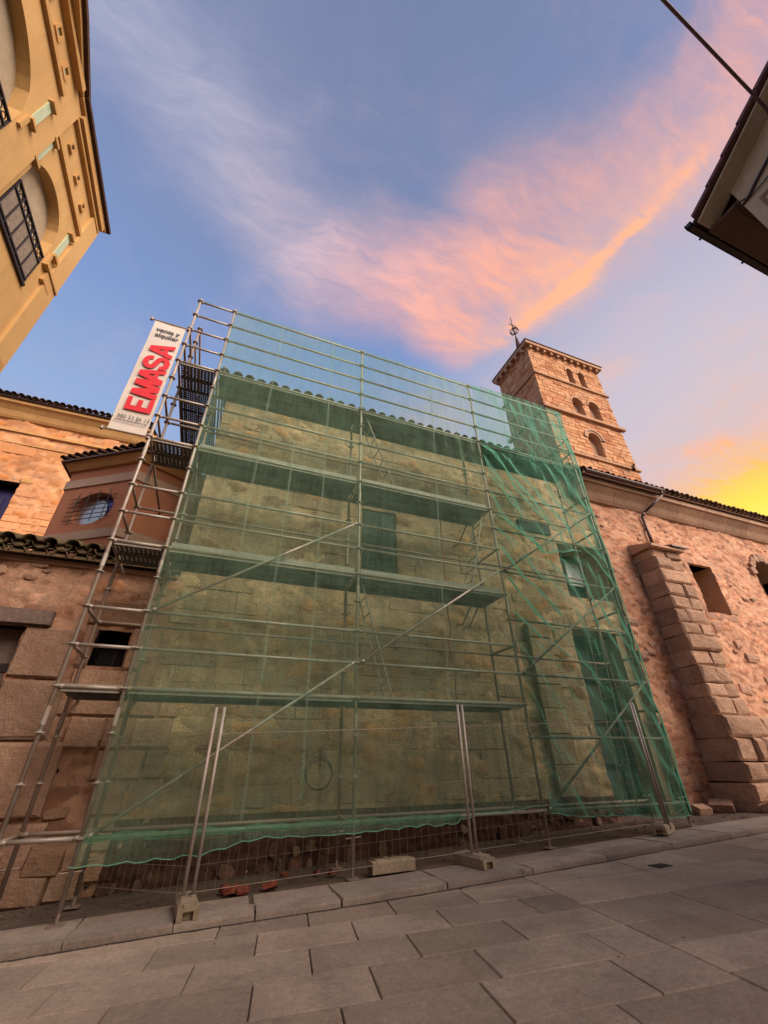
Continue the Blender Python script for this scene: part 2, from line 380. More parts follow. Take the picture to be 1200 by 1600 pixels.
def joined_blocks(name, mat, parent, O, ang, rects, depth, gap=.015, pj=.02, r_=rnd, pal=((1, 1, 1),), inset=.012):
    u = Vector((math.cos(ang), math.sin(ang), 0)); n = Vector((math.sin(ang), -math.cos(ang), 0)); O = Vector(O)
    V = []; F = []; col = []
    for (s0, s1, h0, h1) in rects:
        s0 += gap / 2; s1 -= gap / 2; h0 += gap / 2; h1 -= gap / 2
        pr = r_.uniform(-pj, pj); k = len(V)
        for (dd, e) in ((-depth, 0), (pr - inset, 0), (pr, inset)):
            for (s, h) in ((s0 + e, h0 + e), (s1 - e, h0 + e), (s1 - e, h1 - e), (s0 + e, h1 - e)):
                V.append(O + u * s + Vector((0, 0, h)) + n * (dd + (r_.uniform(-pj, pj) * .4 if e else 0)))
        F += [(k + a + j, k + a + (j + 1) % 4, k + a + 4 + (j + 1) % 4, k + a + 4 + j) for a in (0, 4) for j in range(4)] + [(k + 8, k + 9, k + 10, k + 11)]
        c = r_.choice(pal); q = r_.uniform(.86, 1.1); col += [(c[0] * q, c[1] * q, c[2] * q, 1)] * 12
    me = bpy.data.meshes.new(name); me.from_pydata([tuple(v) for v in V], [], F); me.materials.append(mat)
    at = me.color_attributes.new('tint', 'FLOAT_COLOR', 'POINT'); at.data.foreach_set('color', np.array(col, 'f').ravel())
    return tag(link(name, me, parent), kind='stuff')
def vnoise(x, y, g_):
    T = g_.uniform(-1, 1, (64, 64)); xi = np.floor(x).astype(int); yi = np.floor(y).astype(int); fx = x - xi; fy = y - yi
    fx = fx * fx * (3 - 2 * fx); fy = fy * fy * (3 - 2 * fy); a = T[yi % 64, xi % 64]; b = T[yi % 64, (xi + 1) % 64]; c = T[(yi + 1) % 64, xi % 64]; e = T[(yi + 1) % 64, (xi + 1) % 64]
    return (a * (1 - fx) + b * fx) * (1 - fy) + (c * (1 - fx) + e * fx) * fy
def fbm(x, y, g_, o=4):
    r = 0; a = 1; t = 0
    for i in range(o): r = r + a * vnoise(x * 2 ** i + i * 7.3, y * 2 ** i + i * 3.1, g_); t += a; a *= .62
    return r / t
def rubble_sheet(name, mat, parent, O, ang, w_, h_, cell, size, amp, openings=(), seed=1, pal=((1, 1, 1),), mortar=(1.05, 1.0, .95), cover=.5, wave=.02, zslope=0.0, crisp=.2):
    g_ = np.random.RandomState(seed)
    nx = int(w_ / cell) + 1; nz = int(h_ / cell) + 1
    S, H = np.meshgrid(np.linspace(0, w_, nx), np.linspace(0, h_, nz)); S = S.ravel(); H = H.ravel()
    # low-frequency warp so courses are not straight
    wx = fbm(S / size[0] * .8, H / size[1] * .7, g_, 3) * size[0] * .30; wz = fbm(S / size[0] * .8 + 9, H / size[1] * .7, g_, 3) * size[1] * .30
    ws = wx + S + .05 * np.sin(H * 5.1 + S * 1.3) + .03 * np.sin(S * 7.7 + H * 3.1); wh = wz + H + .04 * np.sin(S * 3.3) + .03 * np.sin(S * 8.1 + H * 4)
    a, b = size
    GX = int(w_ / a) + 6; GZ = int(h_ / b) + 6
    jx = g_.uniform(-.38, .38, (GZ, GX)); jz = g_.uniform(-.34, .34, (GZ, GX)); idr = g_.uniform(0, 1, (GZ, GX)); idh = g_.uniform(0, 1, (GZ, GX))
    cz = np.floor(wh / b).astype(int) + 2; f1 = np.full(S.shape, 9.); f2 = f1.copy(); i1 = np.zeros(S.shape); i2 = np.zeros(S.shape)
    for dz_ in (-1, 0, 1):
        zz = np.clip(cz + dz_, 0, GZ - 1); off = (zz % 2) * .5
        cx = np.floor(ws / a - off).astype(int) + 3
        for dx in (-1, 0, 1):
            xx = np.clip(cx + dx, 0, GX - 1)
            X = (xx - 3 + off + .5 + jx[zz, xx]); Z = (zz - 2 + .5 + jz[zz, xx])
            dd = np.maximum(np.abs(ws / a - X) * .9, np.abs(wh / b - Z)) * .55 + np.hypot(ws / a - X, wh / b - Z) * .45
            m1 = dd < f1; m2 = (~m1) & (dd < f2)
            f2 = np.where(m1, f1, np.where(m2, dd, f2)); i1 = np.where(m1, idr[zz, xx], i1); i2 = np.where(m1, idh[zz, xx], i2); f1 = np.where(m1, dd, f1)
    e = np.clip((f2 - f1 - .04) / crisp, 0, 1); e = e * e * (3 - 2 * e)
    hh = e * (i2 > cover) * (.35 + .65 * i1)
    fr_ = fbm(S * 5, H * 6, g_, 4); pit = np.clip(fbm(S * 7 + 3, H * 9, g_, 3) - .25, 0, 1); rough = g_.uniform(-1, 1, S.shape) * .08 + fr_ * .9 - pit * 1.6
    disp = amp * (hh + rough) + wave * (np.sin(S * 1.7 + 1) * np.sin(H * 1.3) + .5 * np.sin(S * 4.1 + H * 3.3))
    u = np.array([math.cos(ang), math.sin(ang), 0]); n = np.array([math.sin(ang), -math.cos(ang), 0])
    V = np.array(O)[None] + S[:, None] * u + H[:, None] * np.array([0, 0, 1.]) + disp[:, None] * n
    pal = np.array(pal); pc = pal[(i1 * len(pal)).astype(int) % len(pal)] * (.88 + .24 * i2[:, None])
    mk = (e * (i2 > cover))[:, None]
    colr = pc * mk + np.array(mortar) * (1 - mk); colr *= (1 - .5 * np.clip(pit * 2.2, 0, 1))[:, None] * (1 + .16 * fr_)[:, None] * (1 + .22 * fbm(S * .9, H * .7, g_, 4))[:, None]; colr *= (1 - .18 * ((f2 - f1) < .06) * (i2 > cover))[:, None]
    idx = np.arange(nx * nz).reshape(nz, nx)
    q = np.stack([idx[:-1, :-1], idx[:-1, 1:], idx[1:, 1:], idx[1:, :-1]], -1).reshape(-1, 4)
    cs = S[q].mean(1); chh = H[q].mean(1); keep = np.ones(len(q), bool)
    for op in openings:
        if len(op) == 4: keep &= ~((cs > op[0]) & (cs < op[1]) & (chh > op[2]) & (chh < op[3]))
        else:
            cx_ = (op[0] + op[1]) / 2; hw = (op[1] - op[0]) / 2
            arch = op[3] + op[4] * np.sqrt(np.clip(1 - ((cs - cx_) / hw) ** 2, 0, 1))
            keep &= ~((cs > op[0]) & (cs < op[1]) & (chh > op[2]) & (chh < arch))
    q = q[keep]
    me = bpy.data.meshes.new(name); me.from_pydata(V.tolist(), [], q.tolist()); me.materials.append(mat)
    at = me.color_attributes.new('tint', 'FLOAT_COLOR', 'POINT'); at.data.foreach_set('color', np.c_[colr, np.ones(len(colr))].astype('f').ravel())
    me.polygons.foreach_set('use_smooth', [True] * len(me.polygons))
    return link(name, me, parent)
def pebble_meshes(mat, n=6, seed=3, name='stone'):
    rr = random.Random(seed); res = []
    for i in range(n):
        k = rr.choice((6, 7, 8)); vs = []; ph = rr.uniform(0, 1)
        for (y, s) in ((.3, 1.0), (-.38, .97), (-.5, .86)):
            for j in range(k):
                t = 2 * math.pi * (j + ph) / k; q = rr.uniform(.8, 1.12) if y > 0 else q_[j]
                if y > 0:
                    if j == 0: q_ = []
                    q_.append(q)
                sq = .5 / max(abs(math.cos(t)), abs(math.sin(t))) ** .55
                vs.append((math.cos(t) * sq * q * s, y + rr.uniform(-.05, .05), math.sin(t) * sq * q * s))
        fs = [tuple(range(k - 1, -1, -1))]
        for a in (0, k): fs += [(a + j, a + (j + 1) % k, a + k + (j + 1) % k, a + k + j) for j in range(k)]
        vs.append((0, -.53, 0)); fs += [(2 * k + j, 2 * k + (j + 1) % k, 3 * k) for j in range(k)]
        mb = MB(); mb.add(vs, fs); res.append(mb.mesh(name, mat, False))
    return res
def tile_mesh(mat, rad, L, taper=.8, seg_=8, up=True, th=.014):
    vs = []; fs = []
    for (yy, rr_) in ((0, rad), (L, rad * taper)):
        for q in (rr_, rr_ - th):
            for i in range(seg_ + 1):
                t = math.pi * i / seg_; z = math.sin(t) * q * .9
                vs.append((math.cos(t) * q, yy, z if up else -z))
    n = seg_ + 1
    for i in range(seg_):
        fs += [(i, i + 1, 2 * n + i + 1, 2 * n + i), (n + i, 3 * n + i, 3 * n + i + 1, n + i + 1), (i, n + i, n + i + 1, i + 1), (2 * n + i, 2 * n + i + 1, 3 * n + i + 1, 3 * n + i)]
    fs += [(0, 2 * n, 3 * n, n), (seg_, n + seg_, 3 * n + seg_, 2 * n + seg_)]
    mb = MB(); mb.add(vs, fs); return mb.mesh('roof_tile', mat, True)
def tile_roof(parent, mat, O, ang, length, slope, pitch, rows, L=.42, exposed=.34, pans=True, jit=.012, rad=None):
    """O = left eave point, u along ang, roof climbs along +perp at 'slope'"""
    rad = rad or pitch * .40
    cov = tile_mesh(mat, rad, L); pan = tile_mesh(mat, rad, L, up=False)
    u = Vector((math.cos(ang), math.sin(ang), 0)); b = Vector((-math.sin(ang) * math.cos(slope), math.cos(ang) * math.cos(slope), math.sin(slope)))
    n = int(length / pitch)
    for rw in range(rows):
        for i in range(n + 1):
            base = Vector(O) + u * (i * pitch) + b * (rw * exposed) + Vector((0, 0, .02 * rw * 0))
            j = lambda: rnd.uniform(-jit, jit)
            if i < n + 1: link('roof_tile', cov, parent, base + Vector((j(), j() * 2, .055 + j() * .5)), (slope + .06 + j(), j() * 2, ang + j() * 1.5))
            if pans and i < n: link('roof_tile', pan, parent, base + u * (pitch / 2) + b * .05 + Vector((j(), j(), .055)), (slope + .05, 0, ang + j()))
def text_mesh(body, size, mat, bold=0.0, align='LEFT'):
    cu = bpy.data.curves.new('lettering', 'FONT'); cu.body = body; cu.size = size; cu.offset = bold; cu.align_x = align
    cu.extrude = .001; cu.resolution_u = 3
    ob = bpy.data.objects.new('tmp', cu); C.objects.link(ob); dg = bpy.context.evaluated_depsgraph_get(); dg.update()
    me = bpy.data.meshes.new_from_object(ob.evaluated_get(dg)); bpy.data.objects.remove(ob); me.materials.clear(); me.materials.append(mat); me.name = 'lettering'
    return me

# ================================================================== SETTING: ground, road, pavement
SX = .0385
zr = lambda x: -1.285 + SX * x          # road surface
zp = lambda x: -1.220 + SX * x          # pavement surface
mb = MB(); mb.add([(-300, -300, -1.50), (300, -300, -1.50), (300, 300, -1.50), (-300, 300, -1.50)], [(0, 1, 2, 3)])
ground = tag(mb.build('ground', M['dirt']), kind='structure')
road = bpy.data.objects.new('road', None); C.objects.link(road); BASE['road'] = (0, 0, 0); tag(road, kind='structure')
mb = MB(); mb.add([(-25, -12, zr(-25) - .018), (25, -12, zr(25) - .018), (25, 7.0, zr(25) - .018), (-25, 7.0, zr(-25) - .018)], [(0, 1, 2, 3)])
M['joint'] = plain('joint_sand', rgb(.065, .05, .042), .95, 0, .3, 40); mb.build('joint_bed', M['joint'], road)
A = R(-10); U = Vector((math.cos(A), math.sin(A), 0)); V_ = Vector((-math.sin(A), math.cos(A), 0))
pitchS = -math.atan(SX)
def slab_meshes(mat, name):
    out_ = []
    for i in range(6):
        rr = random.Random(i + 11); vs = []
        for (z, k) in ((-.5, 0), (.40, 0), (.5, .006)):
            for (sx, sy) in ((-1, -1), (1, -1), (1, 1), (-1, 1)): vs.append((sx * (.5 - k * rr.uniform(.5, 1.6)), sy * (.5 - k * 1.7 * rr.uniform(.5, 1.5)), z))
        fs = [(0, 3, 2, 1)] + [(a + j, a + (j + 1) % 4, a + 4 + (j + 1) % 4, a + 4 + j) for a in (0, 4) for j in range(4)] + [(8, 9, 10, 11)]
        m2 = MB(); m2.add(vs, fs); out_.append(m2.mesh(name, mat))
    return out_
SL = slab_meshes(M['slab'], 'paving_slab')
rot_slab = (Matrix.Rotation(pitchS, 3, 'Y') @ Matrix.Rotation(A, 3, 'Z')).to_euler()
def slab(x, y, lu, lv):       # x,y: near-left corner in world
    c = Vector((x, y, 0)) + U * (lu / 2) + V_ * (lv / 2)
    if c.x < -4.5 or c.x > 19 or c.y < -1.5 or c.y > 6.25 + max(0, -(c.x) * 0): return
    link('paving_slab', rnd.choice(SL), road, (c.x, c.y, zr(c.x) - .05 + rnd.uniform(-.002, .002)), rot_slab, (lu - .008, lv - .013, .1))
# the long straight joint through the street starts at (3.94,5.45) and runs along V_
J0 = Vector((3.94, 5.45, 0)); row_h = .535
def uv(x, y): p = Vector((x, y, 0)) - J0; return p.dot(U), p.dot(V_)
offs = {}
rowsL = {-1: [(2.10, 5.05)], 0: [(-.09, 4.99), (.73, 4.84), (1.57, 4.67), (2.41, 4.56)], 1: [(1.07, 4.23), (1.88, 4.07)], 2: [(.57, 3.77), (1.38, 3.63), (2.19, 3.46)], 3: [(2.98, 3.30)]}
v_ref = uv(1.57, 4.67)[1]
for k in range(-4, 12):
    v0 = v_ref - k * row_h
    if k in rowsL: js = sorted(uv(*p)[0] for p in rowsL[k])
    else: js = [-1.6 - rnd.uniform(0, .8)]
    left = js[0]
    while left > -9: left -= rnd.uniform(.8, 1.0); js.insert(0, left)
    while js[-1] < -1.35: js.append(js[-1] + rnd.uniform(.84, 1.0))
    if js[-1] > -.35: js.pop()
    js.append(0.0)
    for a, b in zip(js[:-1], js[1:]):
        p = J0 + U * a + V_ * v0; slab(p.x, p.y, b - a, row_h)
v0 = v_ref + 5 * row_h
while v0 > -9:
    hgt = rnd.choice((.5, .62, .78)); v0 -= hgt; a = 0.0
    while a < 17:
        b = a + rnd.uniform(.95, 1.7); p = J0 + U * a + V_ * v0; slab(p.x, p.y, b - a, hgt); a = b
drain = MB(); drain.box((5.52, 4.92, zr(5.6) - .02), (5.76, 5.10, zr(5.6) + .008)); d_ = drain.build('drain_cover', M['iron'])
for i in range(6): pass
tag(d_, 'small dark square drain cover set in the stone street', 'drain cover')
gd = MB(); xs9 = np.linspace(-8, 20, 120)
# pavement with kerb
def yk(x): return 5.59 + .27 / (1 + math.exp((x - .9) * 1.5)) - max(0, x - 9) * .01
pav = bpy.data.objects.new('pavement', None); C.objects.link(pav); BASE['pavement'] = (0, 0, 0); tag(pav, kind='structure')
mb = MB(); mb.add([(-9, 5.98, zp(-9) - .02), (0, 5.98, zp(0) - .02), (2.5, 5.75, zp(2.5) - .02), (26, 5.5, zp(26) - .02), (26, 13, zp(26) - .02), (-9, 13, zp(-9) - .02)], [(0, 1, 2, 3, 4, 5)])
mb.build('pavement_bed', M['dirt'], pav)
KM = slab_meshes(M['kerb'], 'kerb_stone'); PM = slab_meshes(M['kerb'], 'paving_slab')
kj = [-6.8, -5.9, -4.9, -4.0, -3.1, -2.0, -.8, .1, .85, 1.72, 2.95]
x = 2.95
while x < 20: x += rnd.uniform(.95, 1.35); kj.append(x)
for a, b in zip(kj[:-1], kj[1:]):
    xc = (a + b) / 2; ya, yb = yk(a + .01), yk(b - .01); an = math.atan2(yb - ya, b - a)
    yc = (ya + yb) / 2
    rt = (Matrix.Rotation(pitchS, 3, 'Y') @ Matrix.Rotation(an, 3, 'Z')).to_euler()
    link('kerb_stone', rnd.choice(KM), pav, (xc, yc + .17, zp(xc) - .10 + rnd.uniform(-.004, .004)), rt, (b - a - .012, .34, .2))
    for (d0, wd) in ((.34, .42),):
        link('paving_slab', rnd.choice(PM), pav, (xc + rnd.uniform(-.05, .05), yc + d0 + wd / 2, zp(xc) - .052 + rnd.uniform(-.004, .003)), rt, (b - a - .012, wd - .012, .1))

for a, b in zip(xs9[:-1], xs9[1:]):
    gd.add([(a, yk(a) - rnd.uniform(.012, .045), zr(a) + .004), (b, yk(b) - rnd.uniform(.012, .045), zr(b) + .004), (b, yk(b) + .02, zr(b) + .004), (a, yk(a) + .02, zr(a) + .004)], [(0, 1, 2, 3)])
tag(gd.build('gutter_dirt', M['joint'], road), kind='stuff')
# loose earth and grit along the wall foot
mb = MB(); rr = random.Random(5)
for i in range(1600):
    x = rr.uniform(-5, 16); y = rr.uniform(6.7, 7.7) if x < 9.5 else rr.uniform(6.2, 7.5); s = rr.uniform(.005, .024) * (1.6 if rr.random() < .08 else 1)
    z = zp(x) - .015
    p = [(x + s * math.cos(t) * rr.uniform(.7, 1.2), y + s * math.sin(t) * rr.uniform(.7, 1.2), z) for t in (0, 1.57, 3.14, 4.71)]
    mb.add(p + [(x + rr.uniform(-.3, .3) * s, y + rr.uniform(-.3, .3) * s, z + s * rr.uniform(.5, 1))], [(0, 1, 4), (1, 2, 4), (2, 3, 4), (3, 0, 4)])
g_ = mb.build('gravel', M['dirt']); tag(g_, 'loose grit and crumbled mortar along the foot of the church walls', 'gravel', kind='stuff')

# ================================================================== CHAPEL (behind the scaffold)
YW = 7.75; CX0, CX1 = -.85, 9.82; CZ = 7.80
chapel = thing('chapel', (4.5, 8.5, -1.1), 'beige ashlar chapel wall standing behind the green scaffold netting', 'chapel')
# openings: (x0,x1,z0,z1)
ops = [(2.55, 3.40, 3.62, 5.20), (8.22, 9.70, 3.75, 5.30), (7.95, 9.70, -1.2, 2.88)]
def wall_boxes(x0, x1, z0, z1, y0, y1, ops_):
    xs = sorted({x0, x1, *[o for p in ops_ for o in p[:2]]}); mb_ = MB()
    for a, b in zip(xs[:-1], xs[1:]):
        hs = sorted([(p[2], p[3]) for p in ops_ if p[0] <= a + 1e-6 and p[1] >= b - 1e-6]); z = z0
        for (c0, c1) in hs:
            if c0 > z: mb_.box((a, y0, z), (b, y1, c0))
            z = c1
        if z < z1: mb_.box((a, y0, z), (b, y1, z1))
    return mb_
wall_boxes(CX0 + .02, CX1, -1.5, CZ, YW + .05, YW + .75, ops).build('wall', M['chapel'], chapel)
MB().box((CX0 + .02, YW + .75, -1.5), (CX0 + .6, 12, CZ)).box((CX0 + .6, 11.4, -1.5), (CX1, 12, CZ)).build('side_wall', M['chapel'], chapel)
CB = block_meshes(M['chapel'], 21, inset=.012, rough=.012, bev=.10, peak=.04)
rects = courses(CX1 - CX0, CZ + .45, .40, (.35, 1.5), [(o[0] - CX0, o[1] - CX0, o[2] + .45, o[3] + .45) for o in ops], jit=.42)
rects = [q for q in rects if rnd.random() > .16]
print('chapel blocks', len(rects))
rubble_sheet('wall_face', M['chapel_mortar'], chapel, (CX0, YW + .008, -1.3), 0, CX1 - CX0, CZ + 1.3, .05, (.46, .26), .034,
             [(o[0] - CX0, o[1] - CX0, o[2] + 1.3, o[3] + 1.3) for o in ops], 31, pal=((1, .95, .88), (.72, .62, .54), (1.14, 1.1, 1.0), (.58, .47, .40), (1.05, .80, .58)), mortar=(1.05, 1.02, .98), cover=.45, wave=.018)
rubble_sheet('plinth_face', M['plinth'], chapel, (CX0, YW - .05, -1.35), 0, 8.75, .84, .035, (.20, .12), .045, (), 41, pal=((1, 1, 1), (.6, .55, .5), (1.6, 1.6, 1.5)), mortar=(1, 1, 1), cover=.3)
place_blocks(chapel, 'stone_block', CB, (CX0, YW, -.45), 0, rects[:298], .14, 0.0, .005, .008)
# rough plinth stones and bricks at the foot, bulging out
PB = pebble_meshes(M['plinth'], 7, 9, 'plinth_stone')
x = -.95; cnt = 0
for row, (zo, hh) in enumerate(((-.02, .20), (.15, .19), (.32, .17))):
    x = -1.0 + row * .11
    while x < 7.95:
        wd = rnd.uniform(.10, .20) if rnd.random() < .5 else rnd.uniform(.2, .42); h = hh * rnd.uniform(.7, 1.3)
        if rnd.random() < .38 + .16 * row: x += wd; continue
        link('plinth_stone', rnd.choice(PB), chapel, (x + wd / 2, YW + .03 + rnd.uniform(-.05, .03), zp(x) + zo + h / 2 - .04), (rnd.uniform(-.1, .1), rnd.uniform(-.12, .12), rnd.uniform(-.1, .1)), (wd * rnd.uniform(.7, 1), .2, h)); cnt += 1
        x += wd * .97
# tall shuttered window
win = MB().box((2.55, YW + .10, 3.62), (3.40, YW + .16, 5.20)).build('window', M['dark'], chapel)
for i in range(2):
    xa = 2.57 + i * .41
    s_ = MB()
    s_.box((xa, YW + .03, 3.65), (xa + .40, YW + .07, 5.17)).build('shutter', M['shutter'], win)
    for k in range(3):
        MB().box((xa + .05, YW + .015, 3.72 + k * .49), (xa + .35, YW + .03, 4.14 + k * .49)).build('shutter_panel', M['shutter'], win)
MB().box((2.45, YW - .03, 3.54), (3.50, YW + .1, 3.62)).build('sill', M['chapel'], chapel)
# right hand window: deep splayed reveal
w2 = MB().box((8.22, YW + .72, 3.75), (9.70, YW + .78, 5.30)).build('window', M['shutter'], chapel)
MB().box((8.98, YW + .60, 4.36), (9.48, YW + .64, 5.06)).build('pane', plain('painted_bright_glass', rgb(.80, .84, .86), .2, 0, .08, 3, 0), w2)  # brightness of the window glass painted in as a pale diffuse colour
MB().box((8.92, YW + .66, 4.30), (9.02, YW + .72, 5.2)).box((9.50, YW + .66, 4.30), (9.60, YW + .72, 5.2)).box((8.92, YW + .66, 5.10), (9.60, YW + .72, 5.20)).box((8.92, YW + .66, 4.28), (9.60, YW + .72, 4.40)).build('frame', M['shutter'], w2)
MB().add([(9.70, YW + .03, 3.75), (9.62, YW + .72, 3.75), (9.62, YW + .72, 5.3), (9.70, YW + .03, 5.3)], [(0, 1, 2, 3)]).build('reveal', M['chapel'], chapel)
MB().box((7.02, YW - .05, 5.46), (8.08, YW + .06, 5.78)).build('lintel', M['shutter'], chapel, )
# doorway
dr = MB().box((7.95, YW + .55, -1.2), (9.70, YW + .62, 2.88)).build('door', M['dark'], chapel)
for i in range(2):
    for k in range(4):
        MB().box((8.35 + i * .62, YW + .50, -.85 + k * .88), (8.90 + i * .62, YW + .55, -.10 + k * .88)).build('door_panel', M['shutter'], dr)
MB().box((9.45, YW + .05, -1.1), (9.70, YW + .5, 2.86)).build('jamb', M['chapel'], chapel)
# pilaster beside the door and at the party joint
for (a, b) in ((5.75, 5.98), (7.05, 7.35)):
    pass
place_blocks(chapel, 'quoin', CB, (6.55, YW - .13, -.5), 0, courses(.62, 3.35, .5, (.6, .7), jit=.1), .14, 0, .012, .01)
# eaves and roof
MB().box((-.95, YW - .32, CZ - .02), (10.0, YW + .6, CZ + .05)).build('eaves_board', M['soffit'], chapel)
rf = MB(); sl = R(20)
rf.prism([(-1.0, YW - .34, CZ + .055), (-1.0, YW + 4.2, CZ + .055 + 4.54 * math.tan(sl)), (-1.0, YW + 4.2, CZ + .02 + 4.54 * math.tan(sl)), (-1.0, YW - .34, CZ + .01)], (11.0, 0, 0))
roof = rf.build('roof', M['tile'], chapel)
tile_roof(roof, M['tile'], (-.98, YW - .42, CZ + .05), 0, 10.9, sl, .28, 3)

# ================================================================== ANNEX (left, low)
annex = thing('church_annex', (-3.5, 8.5, -1.3), 'low pinkish rubble annex with old clay tiles left of the scaffold', 'annex')
ax0 = -8.0
# local s = x - ax0, h = z + 1.5
aops = [(-1.78, -1.32, 1.42, 1.94), (-4.6, -2.72, -1.5, 1.93)]
rubble_sheet('wall_face', M['annex'], annex, (ax0, YW, -1.5), 0, CX0 + .1 - ax0, 4.5, .036, (.34, .18), .034,
             [(a - ax0, b - ax0, c + 1.5, d2 + 1.5) for a, b, c, d2 in aops], 4,
             pal=((1, .9, .82), (.72, .6, .54), (1.2, 1.15, 1.08), (.62, .5, .46), (1.05, .86, .7)), mortar=(1.06, 1.03, 1.0), cover=.45, crisp=.12, wave=.02)
wall_boxes(ax0, CX0 + .02, -1.5, 3.02, YW + .03, YW + .6, aops).build('wall', M['annex'], annex)
MB().box((ax0, YW + .6, -1.5), (ax0 + .5, 10.5, 3.02)).build('side_wall', M['annex'], annex)
AB = block_meshes(M['annex_stone'], 33, inset=.03)
# big jamb blocks beside the gateway and the little window's frame
jr = [(-2.72, -2.05, 1.20, 1.92), (-2.72, -1.95, .42, 1.18), (-2.72, -1.72, -.45, .40), (-2.72, -2.1, -1.3, -.47), (-2.05, -1.6, -1.25, -.50)]
place_blocks(annex, 'stone_block', AB, (0, YW - .085, 0), 0, jr, .2, 0, .012, .008)
fr = [(-1.95, -1.80, 1.38, 2.02), (-1.30, -1.08, 1.36, 2.02), (-1.98, -1.05, 2.03, 2.42), (-1.92, -1.08, 1.08, 1.36)]
place_blocks(annex, 'stone_block', AB, (0, YW - .085, 0), 0, fr, .2, 0, .01, .006)
br = courses(1.65, 2.2, .36, (.35, .7), jit=.2)
place_blocks(annex, 'stone_block', AB, (-2.05 + .0, YW - .06, -1.15), 0, [q for q in br if not (q[0] < .45 and q[3] < 1.6)][:18], .16, -.015, .03, .02)
sw = MB().box((-1.80, YW + .42, 1.40), (-1.30, YW + .46, 1.96)).build('window', M['dark'], annex)
MB().box((-1.555, YW + .40, 1.42), (-1.535, YW + .42, 1.94)).build('bar', M['iron'], sw)
gate = MB().box((-4.6, YW + .25, -1.4), (-2.70, YW + .3, 1.95)).build('gate', M['wood'], annex)
for i in range(8): MB().box((-4.56 + i * .235, YW + .22, -1.35), (-4.34 + i * .235, YW + .25, 1.30)).build('board', M['wood'], gate)
MB().box((-4.6, YW + .2, 1.30), (-2.72, YW + .25, 1.42)).build('rail', M['iron'], gate)
MB().box((-4.9, YW - .15, 1.94), (-2.42, YW + .3, 2.15)).build('lintel', M['wood'], annex)
# proud rubble stones
PS = pebble_meshes(M['annex_stone'], 7, 5)
r5 = random.Random(3)
for i in range(70):
    x = r5.uniform(-5.5, -.9); z = r5.uniform(-1.1, 3.0)
    if any(a - .25 < x < b + .25 and c - .3 < z < d2 + .3 for a, b, c, d2 in aops) or (-2.8 < x < -1.6 and z < 2): continue
    wd = r5.uniform(.14, .42) * (1.2 if z < 0 else 1)
    link('stone', r5.choice(PS), annex, (x, YW + .015, z), (0, r5.uniform(-.15, .15), 0), (wd, .10, wd * r5.uniform(.35, .6)))
PB2 = block_meshes(M['annex_stone'], 61, inset=.07, rough=.03, bev=.25, peak=.05)
for row, (zo, hh) in enumerate(((0.0, .34), (.28, .30))):
    x = -5.0 + row * .2
    while x < -1.1:
        wd = rnd.uniform(.18, .5); h = hh * rnd.uniform(.75, 1.15)
        link('plinth_stone', rnd.choice(PB2), annex, (x + wd / 2, YW + .03 + rnd.uniform(-.05, .03), zp(x) + zo + h / 2 - .05), (0, rnd.uniform(-.1, .1), rnd.uniform(-.1, .1)), (wd, .3, h)); x += wd * .98
ar = MB().prism([(ax0, YW - .22, 3.05), (ax0, 9.3, 3.62), (ax0, 9.3, 3.56), (ax0, YW - .22, 3.0)], (CX0 - ax0 - .03, 0, 0)).build('roof', M['tile_old'], annex)
tile_roof(ar, M['tile_old'], (ax0 + .1, YW - .36, 3.10), 0, CX0 - ax0 - .25, R(20), .285, 4, pans=True)
tile_roof(ar, M['tile_old'], (ax0 + .24, YW - .24, 2.965), 0, CX0 - ax0 - .45, R(8), .285, 1, pans=False, L=.3)
MB().box((ax0, YW - .07, 2.93), (CX0 - .02, YW + .05, 3.0)).build('cornice', M['annex_stone'], annex)

# ================================================================== LANTERN (salmon polygonal drum with the oval window)
lant = thing('lantern_tower', (-2.2, 10.5, 3.0), 'salmon rendered polygonal drum with a barred oval window', 'tower')
S = 1.82; c0 = Vector((-2.33, 8.8, 0)); cen = c0 + Vector((math.cos(R(87)), math.sin(R(87)), 0)) * S
hexv = [cen + (c0 - cen).normalized().to_3d() * 0 + Matrix.Rotation(R(60 * k), 3, 'Z') @ (c0 - cen) for k in range(6)]   # k=1 -> right, k=5 -> left
def hexring(scale, z): return [Vector((cen.x + (p.x - cen.x) * scale, cen.y + (p.y - cen.y) * scale, z)) for p in hexv]
def hexprism(mb_, sc, z0, z1, sc2=None):
    a = hexring(sc, z0); b = hexring(sc2 or sc, z1)
    mb_.add(a + b, [(i, (i + 1) % 6, (i + 1) % 6 + 6, i + 6) for i in range(6)] + [tuple(range(5, -1, -1)), tuple(range(6, 12))]); return mb_
# drum faces: the left one (vertices 5-0) carries an elliptical opening
L0, L1 = hexv[5], hexv[0]
def face_pt(s, z, dpt=0.0):
    d1 = (L1 - L0); u_ = d1.normalized(); n_ = Vector((u_.y, -u_.x, 0)); return Vector((L0.x + d1.x * s + n_.x * -dpt, L0.y + d1.y * s + n_.y * -dpt, z))
mb = MB(); hv0 = hexring(1, 3.0); hv1 = hexring(1, 6.2)
mb.add(hv0 + hv1, [(i, i + 1, i + 7, i + 6) for i in range(5)] + [tuple(range(5, -1, -1)), tuple(range(6, 12))])
NE = 32; ec = (.52, 4.88); ea, eb = .54 / S, .40
ell = [(ec[0] + ea * math.cos(2 * math.pi * i / NE), ec[1] + eb * math.sin(2 * math.pi * i / NE)) for i in range(NE)]
def sq(i):
    t = 2 * math.pi * i / NE; cx, sz = math.cos(t), math.sin(t); k = 1 / max(abs(cx), abs(sz))
    sx = cx * k; szz = sz * k; return (ec[0] + (1 - ec[0] if sx > 0 else ec[0]) * sx, ec[1] + ((6.2 - ec[1]) if szz > 0 else (ec[1] - 3.0)) * szz)
